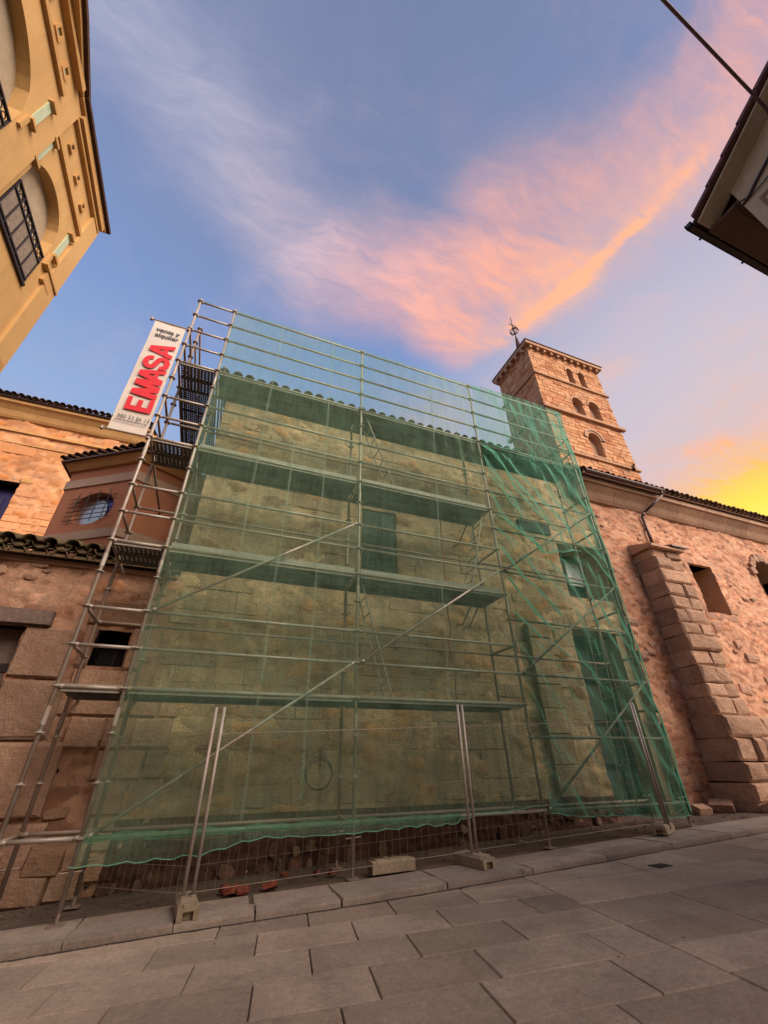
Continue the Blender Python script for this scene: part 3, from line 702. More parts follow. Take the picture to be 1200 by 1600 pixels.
outer = [sq(i) for i in range(NE)]
k = len(mb.v)
vs = [face_pt(*p) for p in outer] + [face_pt(*p) for p in ell] + [face_pt(*p, .20) for p in ell]
mb.add(vs, [(i, (i + 1) % NE, (i + 1) % NE + NE, i + NE) for i in range(NE)] + [(i + NE, (i + 1) % NE + NE, (i + 1) % NE + 2 * NE, i + 2 * NE) for i in range(NE)])
mb.build('drum', M['salmon'], lant)
ow = MB(); ow.add([face_pt(*p, .185) for p in ell], [tuple(range(NE))]); owin = ow.build('oval_window', M['glass_dark'], lant)
# pane: pale reflecting glass in the left part
pn = MB(); pl_ = [(ec[0] - .08 + ea * .70 * math.cos(2 * math.pi * i / 24), ec[1] + .0 + eb * .90 * math.sin(2 * math.pi * i / 24)) for i in range(24)]
pn.add([face_pt(p[0], p[1], .165) for p in pl_], [tuple(range(24))]); pn.build('pane', M['glass'], owin)
gr = MB()
for i in range(6):
    z = ec[1] - .28 + i * .11; gr.tube(face_pt(ec[0] - ea - .02, z, -.04), face_pt(ec[0] + ea + .02, z, -.04), .009, 5)
for i in range(4):
    s = ec[0] - ea * .72 + i * ea * .48; gr.tube(face_pt(s, ec[1] - eb + .04, -.05), face_pt(s, ec[1] + eb + .02, -.05), .009, 5)
gr.build('grille', M['iron'], lant)
hexprism(MB(), 1.02, 5.50, 5.72).build('band', M['render_band'], lant)
hexprism(MB(), 1.02, 4.10, 4.30).build('band', M['render_band'], lant)
hexprism(MB(), 1.04, 5.98, 6.14, 1.12).build('cornice', M['nave_trim'], lant)
hexprism(MB(), 1.16, 6.14, 6.19).build('eaves_board', M['soffit'], lant)
lr = hexprism(MB(), 1.16, 6.19, 7.0, .05).build('roof', M['tile_dark'], lant)
for k in (4, 5, 0):
    a = hexring(1.17, 6.2)[k]; b = hexring(1.17, 6.2)[(k + 1) % 6]; an = math.atan2(b.y - a.y, b.x - a.x)
    tile_roof(lr, M['tile_dark'], a + Vector((0, 0, .0)), an, (b - a).length, R(20), .2, 1, pans=False, L=.5, rad=.07)

# ================================================================== NAVE (left, behind)
nave = thing('church_nave', (-9, 20, -1.3), 'tall orange sandstone nave with a moulded cornice behind the banner', 'church')
YN = 16.0; NX1 = -4.5; NX0 = -22.0; NZ = 11.6
nops = [(-8.6, -7.66, 6.6, 8.95)]
rubble_sheet('wall_face', M['nave'], nave, (NX0, YN, 3.0), 0, NX1 - NX0, 8.7, .09, (.55, .24), .05, [(a - NX0, b - NX0, c - 3, d2 - 3) for a, b, c, d2 in nops], 6,
             pal=((1, .95, .9), (.8, .68, .55), (1.15, 1.1, 1.05), (.95, .72, .45), (1.05, .95, .85)), mortar=(1.02, 1.0, .98), cover=.3, wave=.02)
wall_boxes(NX0, NX1 - .02, -1.4, 12.3, YN + .05, YN + .9, nops).build('wall', M['nave'], nave)
MB().box((NX1 - .9, YN + .9, -1.4), (NX1 - .02, 24, 12.3)).build('side_wall', M['nave'], nave)
nb = joined_blocks('ashlar_facing', M['nave'], nave, (-7.66, YN - .02, 4.0), 0, courses(1.35, 5.2, .26, (.4, .75), jit=.1), .1, .015, .008, pal=((1.08, 1.03, .95), (1, .92, .85), (1.1, 1.0, .95)))
nq = joined_blocks('ashlar_facing', M['nave'], nave, (-5.45, YN - .06, 4.0), 0, courses(.75, 6.6, .3, (.7, .8), jit=.1), .1, .015, .01, pal=((1.1, 1.08, 1.0), (1, .95, .88)))
nb2 = joined_blocks('ashlar_facing', M['nave'], nave, (-13, YN - .03, 10.15), 0, courses(8.5, .42, .42, (.7, 1.4), jit=.05), .1, .02, .01, pal=((.95, .85, .7), (.82, .68, .5), (1.05, .95, .82)))
MB().box((NX0, YN - .10, 11.1), (NX1 + .02, YN + .1, 11.22)).box((NX0, YN - .05, 10.6), (NX1 + .01, YN + .1, 10.64)).build('string_course', M['nave_trim'], nave)
cn = MB()
prof = [(0, 11.65), (-.10, 11.67), (-.16, 11.75), (-.24, 11.95), (-.38, 12.10), (-.50, 12.16), (-.50, 12.30), (0, 12.30)]
cn.prism([(NX0, YN + p[0], p[1]) for p in prof], (NX1 + .35 - NX0, 0, 0)).build('cornice', M['nave_trim'], nave)
cn2 = MB().prism([(NX1 - .02 - p[0], YN - .1, p[1]) for p in prof], (0, 8, 0)).build('cornice', M['nave_trim'], nave)
nr = MB().prism([(NX0, YN - .6, 12.31), (NX0, 22, 14.7), (NX0, 22, 14.6), (NX0, YN - .6, 12.29)], (NX1 + .4 - NX0, 0, 0)).build('roof', M['tile_dark'], nave)
tile_roof(nr, M['tile_dark'], (-13.0, YN - .68, 12.33), 0, 8.9, R(22), .225, 1, pans=True, L=.5, rad=.1)
nw = MB().box((-8.6, YN + .5, 6.6), (-7.66, YN + .56, 8.95)).build('window', M['glass_dark'], nave)
for i in range(5): MB().tube((-8.5 + i * .19, YN + .42, 6.6), (-8.5 + i * .19, YN + .42, 8.6), .015, 5).build('bar', M['iron'], nw)
NS = pebble_meshes(M['church_stone'], 5, 8)
for (x, z, a, b, mt) in ((-9.2, 10.0, .3, .22, 'iron'), (-7.5, 9.1, .45, .2, 'nave_trim')):
    me = rnd.choice(NS).copy(); me.materials.clear(); me.materials.append(M[{'iron': 'plinth', 'nave_trim': 'nave_trim'}[mt]])
    link('stone', me, nave, (x, YN - .01, z), None, (a, .08, b))

# ================================================================== CHURCH WALL (right)
YC = 7.6; KX0, KX1 = 9.80, 27.0; KZ = 6.95
church = thing('church_aisle', (17, 8.4, -.8), 'pink rubble church wall with buttress and tiled eaves right of the netting', 'church')
cops = [(13.25, 14.28, 3.80, 5.36)]
arch = (16.65, 17.9, 4.1, 5.45)
rubble_sheet('wall_face', M['church'], church, (KX0, YC, -1.3), 0, KX1 - KX0, KZ + 1.3, .030, (.23, .12), .020,
             [(a - KX0, b - KX0, c + 1.3, d2 + 1.3) for a, b, c, d2 in cops] + [(arch[0] - KX0, arch[1] - KX0, arch[2] + 1.3, arch[3] + 1.3, .55)], 12,
             pal=((1, .92, .86), (.76, .64, .60), (1.16, 1.16, 1.12), (.66, .54, .52), (1.08, .95, .85), (.95, .76, .66)), mortar=(1.08, 1.05, 1.02), cover=.32, wave=.03, crisp=.09)
wall_boxes(KX0, KX1, -1.4, KZ + .4, YC + .08, YC + .9, cops + [(arch[0], arch[1], arch[2], arch[3] + .55)]).build('wall', M['church'], church)
# window reveal, splayed
x0, x1, z0, z1 = cops[0]; rv = MB()
rv.add([(x0, YC - .03, z0), (x1, YC - .03, z0), (x1 - .1, YC + .7, z0 + .18), (x0 + .12, YC + .7, z0 + .18)], [(0, 1, 2, 3)])
rv.add([(x0, YC - .03, z0), (x0 + .12, YC + .7, z0 + .18), (x0 + .12, YC + .7, z1), (x0, YC - .03, z1)], [(0, 1, 2, 3)])
rv.add([(x1, YC - .03, z0), (x1 - .1, YC + .7, z0 + .18), (x1 - .1, YC + .7, z1), (x1, YC - .03, z1)], [(0, 1, 2, 3)])
rv.add([(x0, YC - .03, z1), (x1, YC - .03, z1), (x1 - .1, YC + .7, z1), (x0 + .12, YC + .7, z1)], [(0, 1, 2, 3)])
rv.build('reveal', M['trim'], church)
MB().box((x0, YC + .7, z0), (x1, YC + .75, z1)).build('window', M['dark'], church)
KB = block_meshes(M['church_stone'], 44)
place_blocks(church, 'stone_block', KB, (0, YC - .01, 0), 0, [(13.05, 14.5, 3.58, 3.78), (13.02, 13.24, 3.8, 4.25), (13.0, 13.24, 4.27, 4.8), (13.05, 13.24, 4.82, 5.36), (14.3, 14.6, 3.8, 4.4), (14.3, 14.52, 4.42, 4.9), (14.3, 14.62, 4.92, 5.36), (13.0, 13.8, 5.38, 5.60), (13.81, 14.6, 5.38, 5.60)], .16, 0, .01, .01)
# arched window at the picture edge
av = MB(); n = 14; cx = (arch[0] + arch[1]) / 2; hw = (arch[1] - arch[0]) / 2
pts = [(arch[0], arch[2])] + [(cx - hw * math.cos(math.pi * i / n), arch[3] + .55 * math.sin(math.pi * i / n)) for i in range(n + 1)] + [(arch[1], arch[2])]
for a, b in zip(pts[:-1], pts[1:]): av.add([(a[0], YC - .02, a[1]), (b[0], YC - .02, b[1]), (b[0], YC + .7, b[1]), (a[0], YC + .7, a[1])], [(0, 1, 2, 3)])
av.build('reveal', M['trim'], church)
MB().add([(p[0], YC + .65, p[1]) for p in pts], [tuple(range(len(pts)))]).build('window', M['shutter'], church)
vou = []
for i in range(9):
    t = math.pi * (i + .5) / 9; p = (cx - (hw + .13) * math.cos(t), arch[3] + .68 * math.sin(t))
    link('voussoir', rnd.choice(KB), church, (p[0], YC, p[1]), (0, math.pi / 2 - t, 0), (.24, .16, .26))
# proud stones
r6 = random.Random(11); CS = block_meshes(M['church_stone'], 77, n=9, inset=.13, rough=.05, bev=.35, peak=.06); nst = 0
while nst < 120:
    x = KX0 + (r6.random() ** 1.3) * 13; z = -1.0 + 7.8 * r6.random() ** 1.35
    if any(a - .3 < x < b + .3 and c - .3 < z < d2 + .3 for a, b, c, d2 in cops) or (10.8 < x < 12.6 and z < 5.4) or (arch[0] - .4 < x < arch[1] + .3 and z > 3.9 and z < 6.2): continue
    big = 1.5 - z * .1; wd = r6.uniform(.10, .32) * big
    link('stone', r6.choice(CS), church, (x, YC - .0, z), (0, r6.uniform(-.4, .25), 0), (wd, r6.uniform(.045, .075), wd * r6.uniform(.4, .75))); nst += 1
# buttress
BB = block_meshes(M['buttress'], 55, n=12, inset=.07, rough=.016, bev=.06, peak=.03); z = -1.05; k = 0
while z < 5.15:
    low = z < .55; h = rnd.uniform(.30, .42) if not low else rnd.uniform(.34, .46)
    if z + h > 5.0: h = 5.2 - z
    x0_, x1_ = (10.62, 12.75) if z < -.1 else (10.72, 12.45) if low else (10.88, 12.0)
    yf = 6.70 if z < -.1 else 6.78 if low else 6.93 + (z - .5) * .012
    cuts = [x0_]; nb_ = 3 if low else rnd.choice((1, 2, 2))
    for j in range(1, nb_): cuts.append(x0_ + (x1_ - x0_) * (j / nb_ + rnd.uniform(-.14, .14)))
    cuts.append(x1_)
    for a, b in zip(cuts[:-1], cuts[1:]):
        link('stone_block', rnd.choice(BB), church, ((a + b) / 2, (yf + YC) / 2 + rnd.uniform(-.045, .045) - (rnd.uniform(0, .07) if low else 0), z + h / 2), (rnd.uniform(-.03, .03), rnd.uniform(-.03, .03), rnd.uniform(-.05, .05)), (b - a - .006, YC - yf, h - .014))
    z += h; k += 1
MB().box((10.86, 6.92, -1.05), (12.0, YC, -1.0)).build('buttress_core', M['church'], church)
cap = MB().prism([(10.78, 6.86, 5.21), (10.78, YC + .05, 5.21), (10.78, YC + .05, 5.56), (10.78, 6.86, 5.29)], (1.32, 0, 0)).build('buttress_cap', M['buttress'], church)
MB().prism([(11.55, 6.80, 5.30), (11.55, YC - .05, 5.60), (11.55, YC - .05, 5.63), (11.55, 6.80, 5.335)], (.75, 0, 0)).build('flashing', M['gutter'], church)
# cornice
cp1 = [(0.05, 6.9), (-.06, 6.92), (-.12, 7.0), (-.20, 7.16), (-.36, 7.34), (-.42, 7.36), (-.42, 7.52), (.05, 7.52)]
xx = KX0 - .5
while xx < KX1:
    L_ = rnd.uniform(1.1, 1.6)
    MB().prism([(xx + .006, YC + p[0], p[1]) for p in cp1], (L_ - .012, 0, 0)).build('cornice_stone', M['cornice'], church); xx += L_
kr = MB().prism([(9.3, YC - .5, 7.56), (9.3, 12, 9.1), (9.3, 12, 9.0), (9.3, YC - .5, 7.53)], (KX1 - 9.3, 0, 0)).build('roof', M['tile'], church)
tile_roof(kr, M['tile'], (9.35, YC - .58, 7.60), 0, 13.2, R(20), .235, 2, pans=True, rad=.10)
gt = MB(); ng = 8
pr_ = [(YC - .62 + .075 * math.cos(t), 7.56 + .075 * math.sin(t)) for t in [math.pi + math.pi * i / ng for i in range(ng + 1)]]
pr_ += [(YC - .62 + .066 * math.cos(t), 7.56 + .066 * math.sin(t)) for t in [2 * math.pi - math.pi * i / ng for i in range(ng + 1)]]
gt.prism([(9.3, a, b) for a, b in pr_], (3.25, 0, 0)).build('gutter', M['gutter'], church)
MB().path([(12.45, YC - .62, 7.50), (12.45, YC - .60, 7.36), (11.95, YC - .16, 6.86), (11.86, YC - .10, 6.72), (11.84, YC - .10, 5.66)], .045, 8).build('downpipe', M['gutter'], church, True)
# rubble heap at the foot by the buttress
STL = ['pink stone lying between the net corner and the buttress foot, close to the wall', 'pale stone lying in front of the left corner of the buttress', 'small stone lying right beside the lower net corner against the wall', 'small rough stone in front of the middle of the buttress', 'rough stone in front of the right half of the buttress', 'rough stone lying right of the buttress foot at the picture edge']
for i, (x, y, s) in enumerate(((10.25, 7.2, .40), (10.7, 6.62, .30), (9.75, 7.3, .3), (11.4, 6.45, .26), (12.1, 6.5, .34), (12.9, 6.8, .36))):
    o = link('fallen_stone', CS[i % len(CS)].copy(), None, (x, y, zp(x) + s * .14), (R(70), 0, rnd.uniform(0, 3)), (s, s * .55, s * .7))
    tag(o, STL[i], 'stone', 'stones at the foot of the buttress')

# ================================================================== BELL TOWER
tower = thing('bell_tower', (20.2, 15.8, -1), 'square orange sandstone bell tower with arched belfry openings and a spire', 'tower')
TX0, TX1, TY0, TY1 = 17.0, 23.55, 14.0, 17.5
def arch_op(cx_, hw_, z0_, zs_): return (cx_ - hw_, cx_ + hw_, z0_, zs_, hw_)
tarch = [arch_op(20.50, .27, 23.35, 24.70), arch_op(21.60, .27, 23.35, 24.75), arch_op(20.15, .46, 20.10, 21.35), arch_op(21.65, .46, 20.10, 21.45), arch_op(20.50, .52, 16.60, 18.10)]
tr_ops = [(a - TX0, b - TX0, c, d2 + hw_ * .95) for a, b, c, d2, hw_ in tarch]
bk = courses(TX1 - TX0, 26.0, .30, (.40, .85), [(a, b, c, d2) for a, b, c, d2 in tr_ops], jit=.1)
pal = ((1, 1, 1), (1.06, 1.05, 1.0), (.92, .86, .80), (.98, .80, .66), (.80, .62, .50), (1.08, 1.05, .95), (1.0, .92, .85))
bkv = [q for q in bk if q[2] > 5]
joined_blocks('ashlar_face', M['tower'], tower, (TX0, TY0, 0), 0, bkv, .12, .02, .02, pal=pal)
joined_blocks('ashlar_face', M['tower'], tower, (TX0, TY1, 0), R(-90), [q for q in courses(TY1 - TY0, 26.0, .30, (.4, .85), jit=.1) if q[2] > 5], .12, .02, .02, pal=pal)
tw = wall_boxes(TX0 + .03, TX1 - .03, -1.4, 26.0, TY0 + .04, TY0 + .9, [(a, b, c, d2) for (a, b, c, d2) in [(q[0] + TX0, q[1] + TX0, q[2], q[3]) for q in tr_ops]])
tw.box((TX0 + .03, TY0 + .9, -1.4), (TX0 + .8, TY1, 26)).box((TX1 - .8, TY0 + .9, -1.4), (TX1 - .03, TY1, 26)).box((TX0 + .8, TY1 - .6, -1.4), (TX1 - .8, TY1, 26))
tw.build('wall', M['trim'], tower)
def arch_frame(mb_, cx_, hw_, z0_, zs_, y, out_r, dep):
    n_ = 10
    inn = [(cx_ - hw_ * math.cos(math.pi * i / n_), zs_ + hw_ * math.sin(math.pi * i / n_)) for i in range(n_ + 1)]
    ot = [(cx_ - (hw_ + out_r) * math.cos(math.pi * i / n_), zs_ + (hw_ + out_r) * math.sin(math.pi * i / n_)) for i in range(n_ + 1)]
    for i in range(n_):
        mb_.add([(inn[i][0], y, inn[i][1]), (inn[i + 1][0], y, inn[i + 1][1]), (ot[i + 1][0], y, ot[i + 1][1]), (ot[i][0], y, ot[i][1]),
                 (inn[i][0], y + dep, inn[i][1]), (inn[i + 1][0], y + dep, inn[i + 1][1]), (ot[i + 1][0], y + dep, ot[i + 1][1]), (ot[i][0], y + dep, ot[i][1])],
                [(0, 1, 2, 3), (0, 4, 5, 1), (3, 2, 6, 7), (4, 7, 6, 5)])
for (a, b, c, d2, hw_) in tarch:
    cx_ = (a + b) / 2; mb_ = MB()
    # spandrel filling between the square block opening and the round arch
    n_ = 10; top = d2 + hw_ * .96
    for i in range(n_):
        p = (cx_ - hw_ * math.cos(math.pi * i / n_), min(top, d2 + hw_ * math.sin(math.pi * i / n_))); q = (cx_ - hw_ * math.cos(math.pi * (i + 1) / n_), min(top, d2 + hw_ * math.sin(math.pi * (i + 1) / n_)))
        mb_.add([(p[0], TY0 - .01, p[1]), (q[0], TY0 - .01, q[1]), (q[0], TY0 - .01, top + .02), (p[0], TY0 - .01, top + .02), (p[0], TY0 + .85, p[1]), (q[0], TY0 + .85, q[1])], [(0, 1, 2, 3), (0, 4, 5, 1)])
    arch_frame(mb_, cx_, hw_ + .003, c, d2, TY0 - .05, .14, .1)
    mb_.build('arch', M['trim'], tower)
    MB().box((a - .001, TY0 + .40, c), (b + .001, TY0 + .44, top)).build('louvre', M['trim'], tower)
    MB().box((a - .12, TY0 - .07, c - .1), (b + .12, TY0 + .1, c)).build('sill', M['trim'], tower)
fm = MB(); arch_frame(fm, 20.5, .69, 0, 18.10, TY0 - .10, .16, .1); fm.build('hood_mould', M['cornice'], tower)
for (z_, o, hh) in ((23.1, .12, .16), (19.72, .22, .22), (16.2, .14, .16)):
    MB().box((TX0 - o, TY0 - o, z_), (TX1 + o, TY0 + .02, z_ + hh)).box((TX0 - o, TY0 + .02, z_), (TX0 + .02, TY1 + o, z_ + hh)).build('string_course', M['trim'], tower)
# corbel table and eaves
for i in range(11): MB().box((TX0 + .1 + i * .62, TY0 - .22, 25.72), (TX0 + .27 + i * .62, TY0 + .02, 25.98)).build('corbel', M['trim'], tower)
for i in range(6): MB().box((TX0 - .30, TY0 + .3 + i * .62, 25.62), (TX0 + .02, TY0 + .47 + i * .62, 25.98)).build('corbel', M['trim'], tower)
MB().box((TX0 - .30, TY0 - .30, 25.98), (TX1 + .30, TY1 + .3, 26.26)).build('cornice', M['trim'], tower)
MB().box((TX0 - .36, TY0 - .36, 26.26), (TX1 + .36, TY1 + .36, 26.31)).build('eaves_slab', M['tile'], tower)
rfm = MB(); rfm.add([(TX0 - .33, TY0 - .33, 26.31), (TX1 + .33, TY0 - .33, 26.31), (TX1 + .33, TY1 + .33, 26.31), (TX0 - .33, TY1 + .33, 26.31), (18.6, 15.75, 27.3), (21.5, 15.75, 27.3)], [(0, 1, 5, 4), (1, 2, 5), (2, 3, 4, 5), (3, 0, 4)])
rfm.build('roof', M['tile_dark'], tower)
sp_ = MB().tube((18.25, 15.75, 26.8), (18.25, 15.75, 30.0), .40, 10, .06).build('spire', M['tile_dark'], tower)
g2 = MB()
for a_ in (0, 60, 120): g2.ring((18.25, 15.75, 30.75), (math.cos(R(a_)), math.sin(R(a_)), 0), .34, .03, 16, 5)
g2.ring((18.25, 15.75, 30.75), (0, 0, 1), .34, .03, 16, 5)
g2.tube((18.25, 15.75, 29.9), (18.25, 15.75, 32.6), .035, 6)
g2.build('orb', M['iron'], sp_)
MB().tube((17.95, 15.6, 31.15), (18.95, 16.1, 31.9), .03, 5).tube((17.9, 15.75, 31.6), (18.6, 15.75, 31.6), .03, 5).build('weather_vane', M['iron'], sp_)
MB().tube((23.0, TY0 - .05, 16.3), (22.4, TY0 - .6, 16.1), .06, 6).box((22.9, TY0 - .14, 16.2), (23.15, TY0, 16.5)).build('floodlight', M['iron'], tower)

# ================================================================== YELLOW BUILDING (upper left)
yb = thing('yellow_house', (-6, 2, -1.3), 'yellow stucco building with arched balcony windows at the upper left', 'building')
XF = -3.2; ZT = 7.98
def arch_wall(y0_, y1_, z0_, z1_, xf, th, ops_, name='facade'):
    """wall facing +x with segmental-arched openings (ya,yb,zbottom,zspring,rise)"""
    mb_ = MB(); ys = sorted({y0_, y1_, *[v for o in ops_ for v in o[:2]]})
    for a, b in zip(ys[:-1], ys[1:]):
        o = [q for q in ops_ if q[0] <= a + 1e-6 and q[1] >= b - 1e-6]
        if not o: mb_.box((xf - th, a, z0_), (xf, b, z1_)); continue
        o = o[0]; mb_.box((xf - th, a, z0_), (xf, b, o[2])); n_ = 16
        for i in range(n_):
            t0, t1 = i / n_, (i + 1) / n_; fz = lambda t: o[3] + o[4] * math.sqrt(max(0, 1 - (2 * t - 1) ** 2))
            ya, yb_ = a + (b - a) * t0, a + (b - a) * t1
            mb_.prism([(xf, ya, fz(t0)), (xf, yb_, fz(t1)), (xf, yb_, z1_), (xf, ya, z1_)], (-th, 0, 0))
    return mb_
oa = (3.50, 4.46, 5.39, 6.42, .42); ob = (1.30, 2.94, 5.42, 6.40, .56)
arch_wall(3.04, 4.95, -1.35, ZT, XF, .32, [oa]).build('facade', M['yellow'], yb)
arch_wall(-6, 3.04, -1.35, ZT + .1, XF + .05, .37, [ob, (-1.2, .44, 5.42, 6.40, .56)]).build('facade', M['yellow'], yb)
MB().box((-9, -6, -1.35), (XF - .34, -5.7, ZT)).box((-9, 4.65, -1.35), (XF - .32, 4.95, ZT)).build('side_wall', M['yellow'], yb)
for (ya, yb2, zb, zs, rs) in (oa, ob, (-1.2, .44, 5.42, 6.40, .56)):
    big = yb2 - ya > 1.2; xw = XF + (.05 if big else 0)
    wn_ = MB().box((xw - .20, ya, zb), (xw - .14, yb2, zs + rs)).build('window', M['cream'], yb)
    MB().box((xw - .14, ya + .05, zb), (xw - .125, (ya + yb2) / 2 - .02, zs - .6)).box((xw - .14, (ya + yb2) / 2 + .02, zb), (xw - .125, yb2 - .05, zs - .6)).build('pane', M['glass_dark'], wn_)
    # balcony: slab, rails, balusters
    zbt = zs - (1.0 if not big else .95)
    MB().box((xw - .10, ya - .01, zbt - .04), (xw + .035, yb2 + .01, zbt)).build('balcony_slab', M['iron'], yb)
    rl = MB()
    for zz_ in (zbt + .06, zbt + .48, zbt + .62): rl.box((xw - .01, ya + .005, zz_), (xw + .02, yb2 - .005, zz_ + .025))
    nbl = 5 if not big else 8
    for i in range(nbl + 1):
        yy = ya + .01 + (yb2 - ya - .03) * i / nbl; rl.box((xw - .01, yy, zbt + .0), (xw + .015, yy + .015, zbt + .62))
    rlo = rl.build('railing', M['iron'], yb)
    for i in range(nbl):
        yy = ya + .03 + (yb2 - ya - .03) * i / nbl; MB().box((xw - .004, yy, zbt + .09), (xw + .004, yy + (yb2 - ya) / nbl - .03, zbt + .47)).build('railing_panel', M['rail_mesh'], rlo)
    for i in range(nbl * 2):
        yy = ya + .03 + (yb2 - ya - .06) * (i + .5) / (nbl * 2); MB().ring((xw, yy, zbt + .56), (1, 0, 0), .035, .006, 8, 4).build('scroll', M['iron'], rlo)
def xs_(y): return XF + (.05 if y < 3.04 else 0)
# pilasters
for (a, b, o) in ((3.04, 3.40, .05), (4.70, 4.99, .045)):
    MB().box((XF, a, -1.3), (XF + o, b, ZT)).build('pilaster', M['yellow'], yb)
# mouldings
for (a, b, z_, h, o) in ((3.40, 4.70, 7.17, .07, .05), (1.0, 3.04, 7.40, .08, .05), (3.40, 4.95, 7.80, .05, .06), (3.40, 4.95, 7.88, .10, .10), (-6, 3.10, 7.90, .12, .09)):
    MB().box((xs_(a), a, z_), (xs_(a) + o, b, z_ + h)).build('moulding', M['yellow_trim'], yb)
# square vents
for (y_, z_, s_) in ((2.15, 7.66, .075), (2.50, 7.66, .075), (2.86, 7.64, .075), (3.66, 7.54, .06), (4.04, 7.52, .06), (4.42, 7.50, .06)):
    xb = xs_(y_)
    v = MB().box((xb, y_ - s_, z_ - s_ * 1.2), (xb + .035, y_ - s_ * .55, z_ + s_ * 1.2)).box((xb, y_ + s_ * .55, z_ - s_ * 1.2), (xb + .035, y_ + s_, z_ + s_ * 1.2)) \
        .box((xb, y_ - s_ * .55, z_ - s_ * 1.2), (xb + .035, y_ + s_ * .55, z_ - s_ * .8)).box((xb, y_ - s_ * .55, z_ + s_ * .8), (xb + .035, y_ + s_ * .55, z_ + s_ * 1.2)).build('vent', M['yellow_trim'], yb)
    MB().box((xb, y_ - s_ * .55, z_ - s_ * .8), (xb + .006, y_ + s_ * .55, z_ + s_ * .8)).build('grating', M['panel_green'], v)
# pale green glazed panels between little consoles
for (y_, z0_, z1_) in ((3.07, 6.52, 7.08), (3.44, 6.48, 7.04), (4.60, 6.32, 6.90), (1.10, 6.52, 7.08)):
    xb = XF + .05 if y_ < 3.3 else XF
    gpn = MB().box((xb, y_ - .05, z0_), (xb + .015, y_ + .05, z1_)).build('glazed_panel', M['panel_green'], yb)
    for z_ in (z0_ - .05, z1_): MB().box((xb, y_ - .07, z_), (xb + .06, y_ + .07, z_ + .05)).build('console', M['yellow_trim'], gpn)
    MB().box((xb, y_ - .09, z0_ - .30), (xb + .035, y_ - .04, z0_ - .05)).build('drop', M['yellow_trim'], gpn)
MB().box((XF, 4.50, 6.0), (XF + .07, 4.98, 6.05)).box((XF, 4.62, 5.82), (XF + .05, 4.86, 6.0)).build('impost', M['yellow_trim'], yb)
MB().box((XF, 3.04, 4.30), (XF + .05, 4.95, 4.42)).box((XF, 3.04, 4.2), (XF + .03, 4.95, 4.3)).build('string_course', M['yellow_trim'], yb)
# eaves: straight part, then the part that bows outwards
MB().box((-5, 3.20, ZT), (XF + .10, 5.02, ZT + .06)).build('eaves_board', M['yellow_trim'], yb)
MB().box((-5, 3.20, ZT + .06), (XF + .15, 5.06, ZT + .12)).build('roof_edge', M['tile_dark'], yb)
bow = [(-3.09, 3.42), (-3.04, 3.1), (-2.99, 2.75), (-2.94, 2.4), (-2.90, 2.0), (-2.86, 1.5), (-2.84, .8), (-2.84, .2), (-2.88, -.6), (-3.0, -1.6), (-3.1, -3)]
def bowp(off, z): return [(x - off, y, z) for x, y in bow] + [(-5, -3, z), (-5, 3.42, z)]
MB().prism(bowp(.05, ZT + .02), (0, 0, .07)).build('eaves_board', M['yellow_trim'], yb)
MB().prism(bowp(0, ZT + .09), (0, 0, .07)).build('roof_edge', M['tile_dark'], yb)
MB().add([(-5, -3, ZT + .15), (-5, 5.0, ZT + .15), (-9, 5.0, 9.6), (-9, -3, 9.6)], [(0, 1, 2, 3)]).build('roof', M['tile_dark'], yb)

# ================================================================== RIGHT HOUSE (upper right corner)
rh = thing('gabled_house', (10, -3, -1.3), 'cream house corner with brown soffit and gutter at the upper right', 'house')
GX, GY = 6.36, 1.24; WX, WY = 6.74, .72; gs = R(34)
def gz(y): return 8.02 + (GY - y) * math.tan(gs)
RY = -3.2
MB().prism([(WX, WY, -1.35), (WX, WY, gz(WY) - .10), (WX, RY, gz(RY) - .12), (WX, 2 * RY - WY, gz(WY) - .12), (WX, 2 * RY - WY, -1.35)], (8, 0, 0)).build('wall', M['cream'], rh)
MB().box((WX - .03, WY, 7.88), (14.8, GY - .02, 7.94)).build('soffit', M['soffit'], rh)
MB().prism([(GX + .05, GY - .05, gz(GY) - .06), (GX + .05, RY, gz(RY) - .06), (GX + .05, RY, gz(RY) - .10), (GX + .05, GY - .05, gz(GY) - .10)], (WX - GX, 0, 0)).build('verge_soffit', M['cream'], rh)
rrf = MB().prism([(GX + .03, GY, gz(GY)), (GX + .03, RY, gz(RY)), (GX + .03, RY, gz(RY) - .055), (GX + .03, GY, gz(GY) - .055)], (8.6, 0, 0)).prism([(GX + .03, 2 * RY - GY, gz(GY)), (GX + .03, RY, gz(RY)), (GX + .03, RY, gz(RY) - .055), (GX + .03, 2 * RY - GY, gz(GY) - .055)], (8.6, 0, 0)).build('roof', M['tile_dark'], rh)
vt = plain('verge_tile_clay', rgb(.13, .05, .05), .8)
for i in range(12):
    y = GY - .05 - i * .36; z_ = gz(y) + .02
    me = MB().prism([(0, 0, .03), (0, -.40, .40 * math.tan(gs) - .005), (0, -.40, .40 * math.tan(gs) - .075), (0, 0, -.04)], (.16, 0, 0)).mesh('verge_tile', vt)
    link('verge_tile', me, rrf, (GX - .03, y, z_))
MB().box((GX - .02, GY, 7.93), (15, GY + .10, 7.95)).box((GX - .02, GY + .09, 7.93), (15, GY + .11, 8.05)).box((GX - .02, GY, 7.93), (15, GY + .012, 8.03)).box((GX - .02, GY, 7.93), (GX, GY + .11, 8.04)).build('gutter', M['iron'], rh)
for x in (6.75, 7.9, 9.0): MB().box((x, GY + .1, 7.99), (x + .03, GY + .15, 8.02)).build('gutter_bracket', M['iron'], rh)
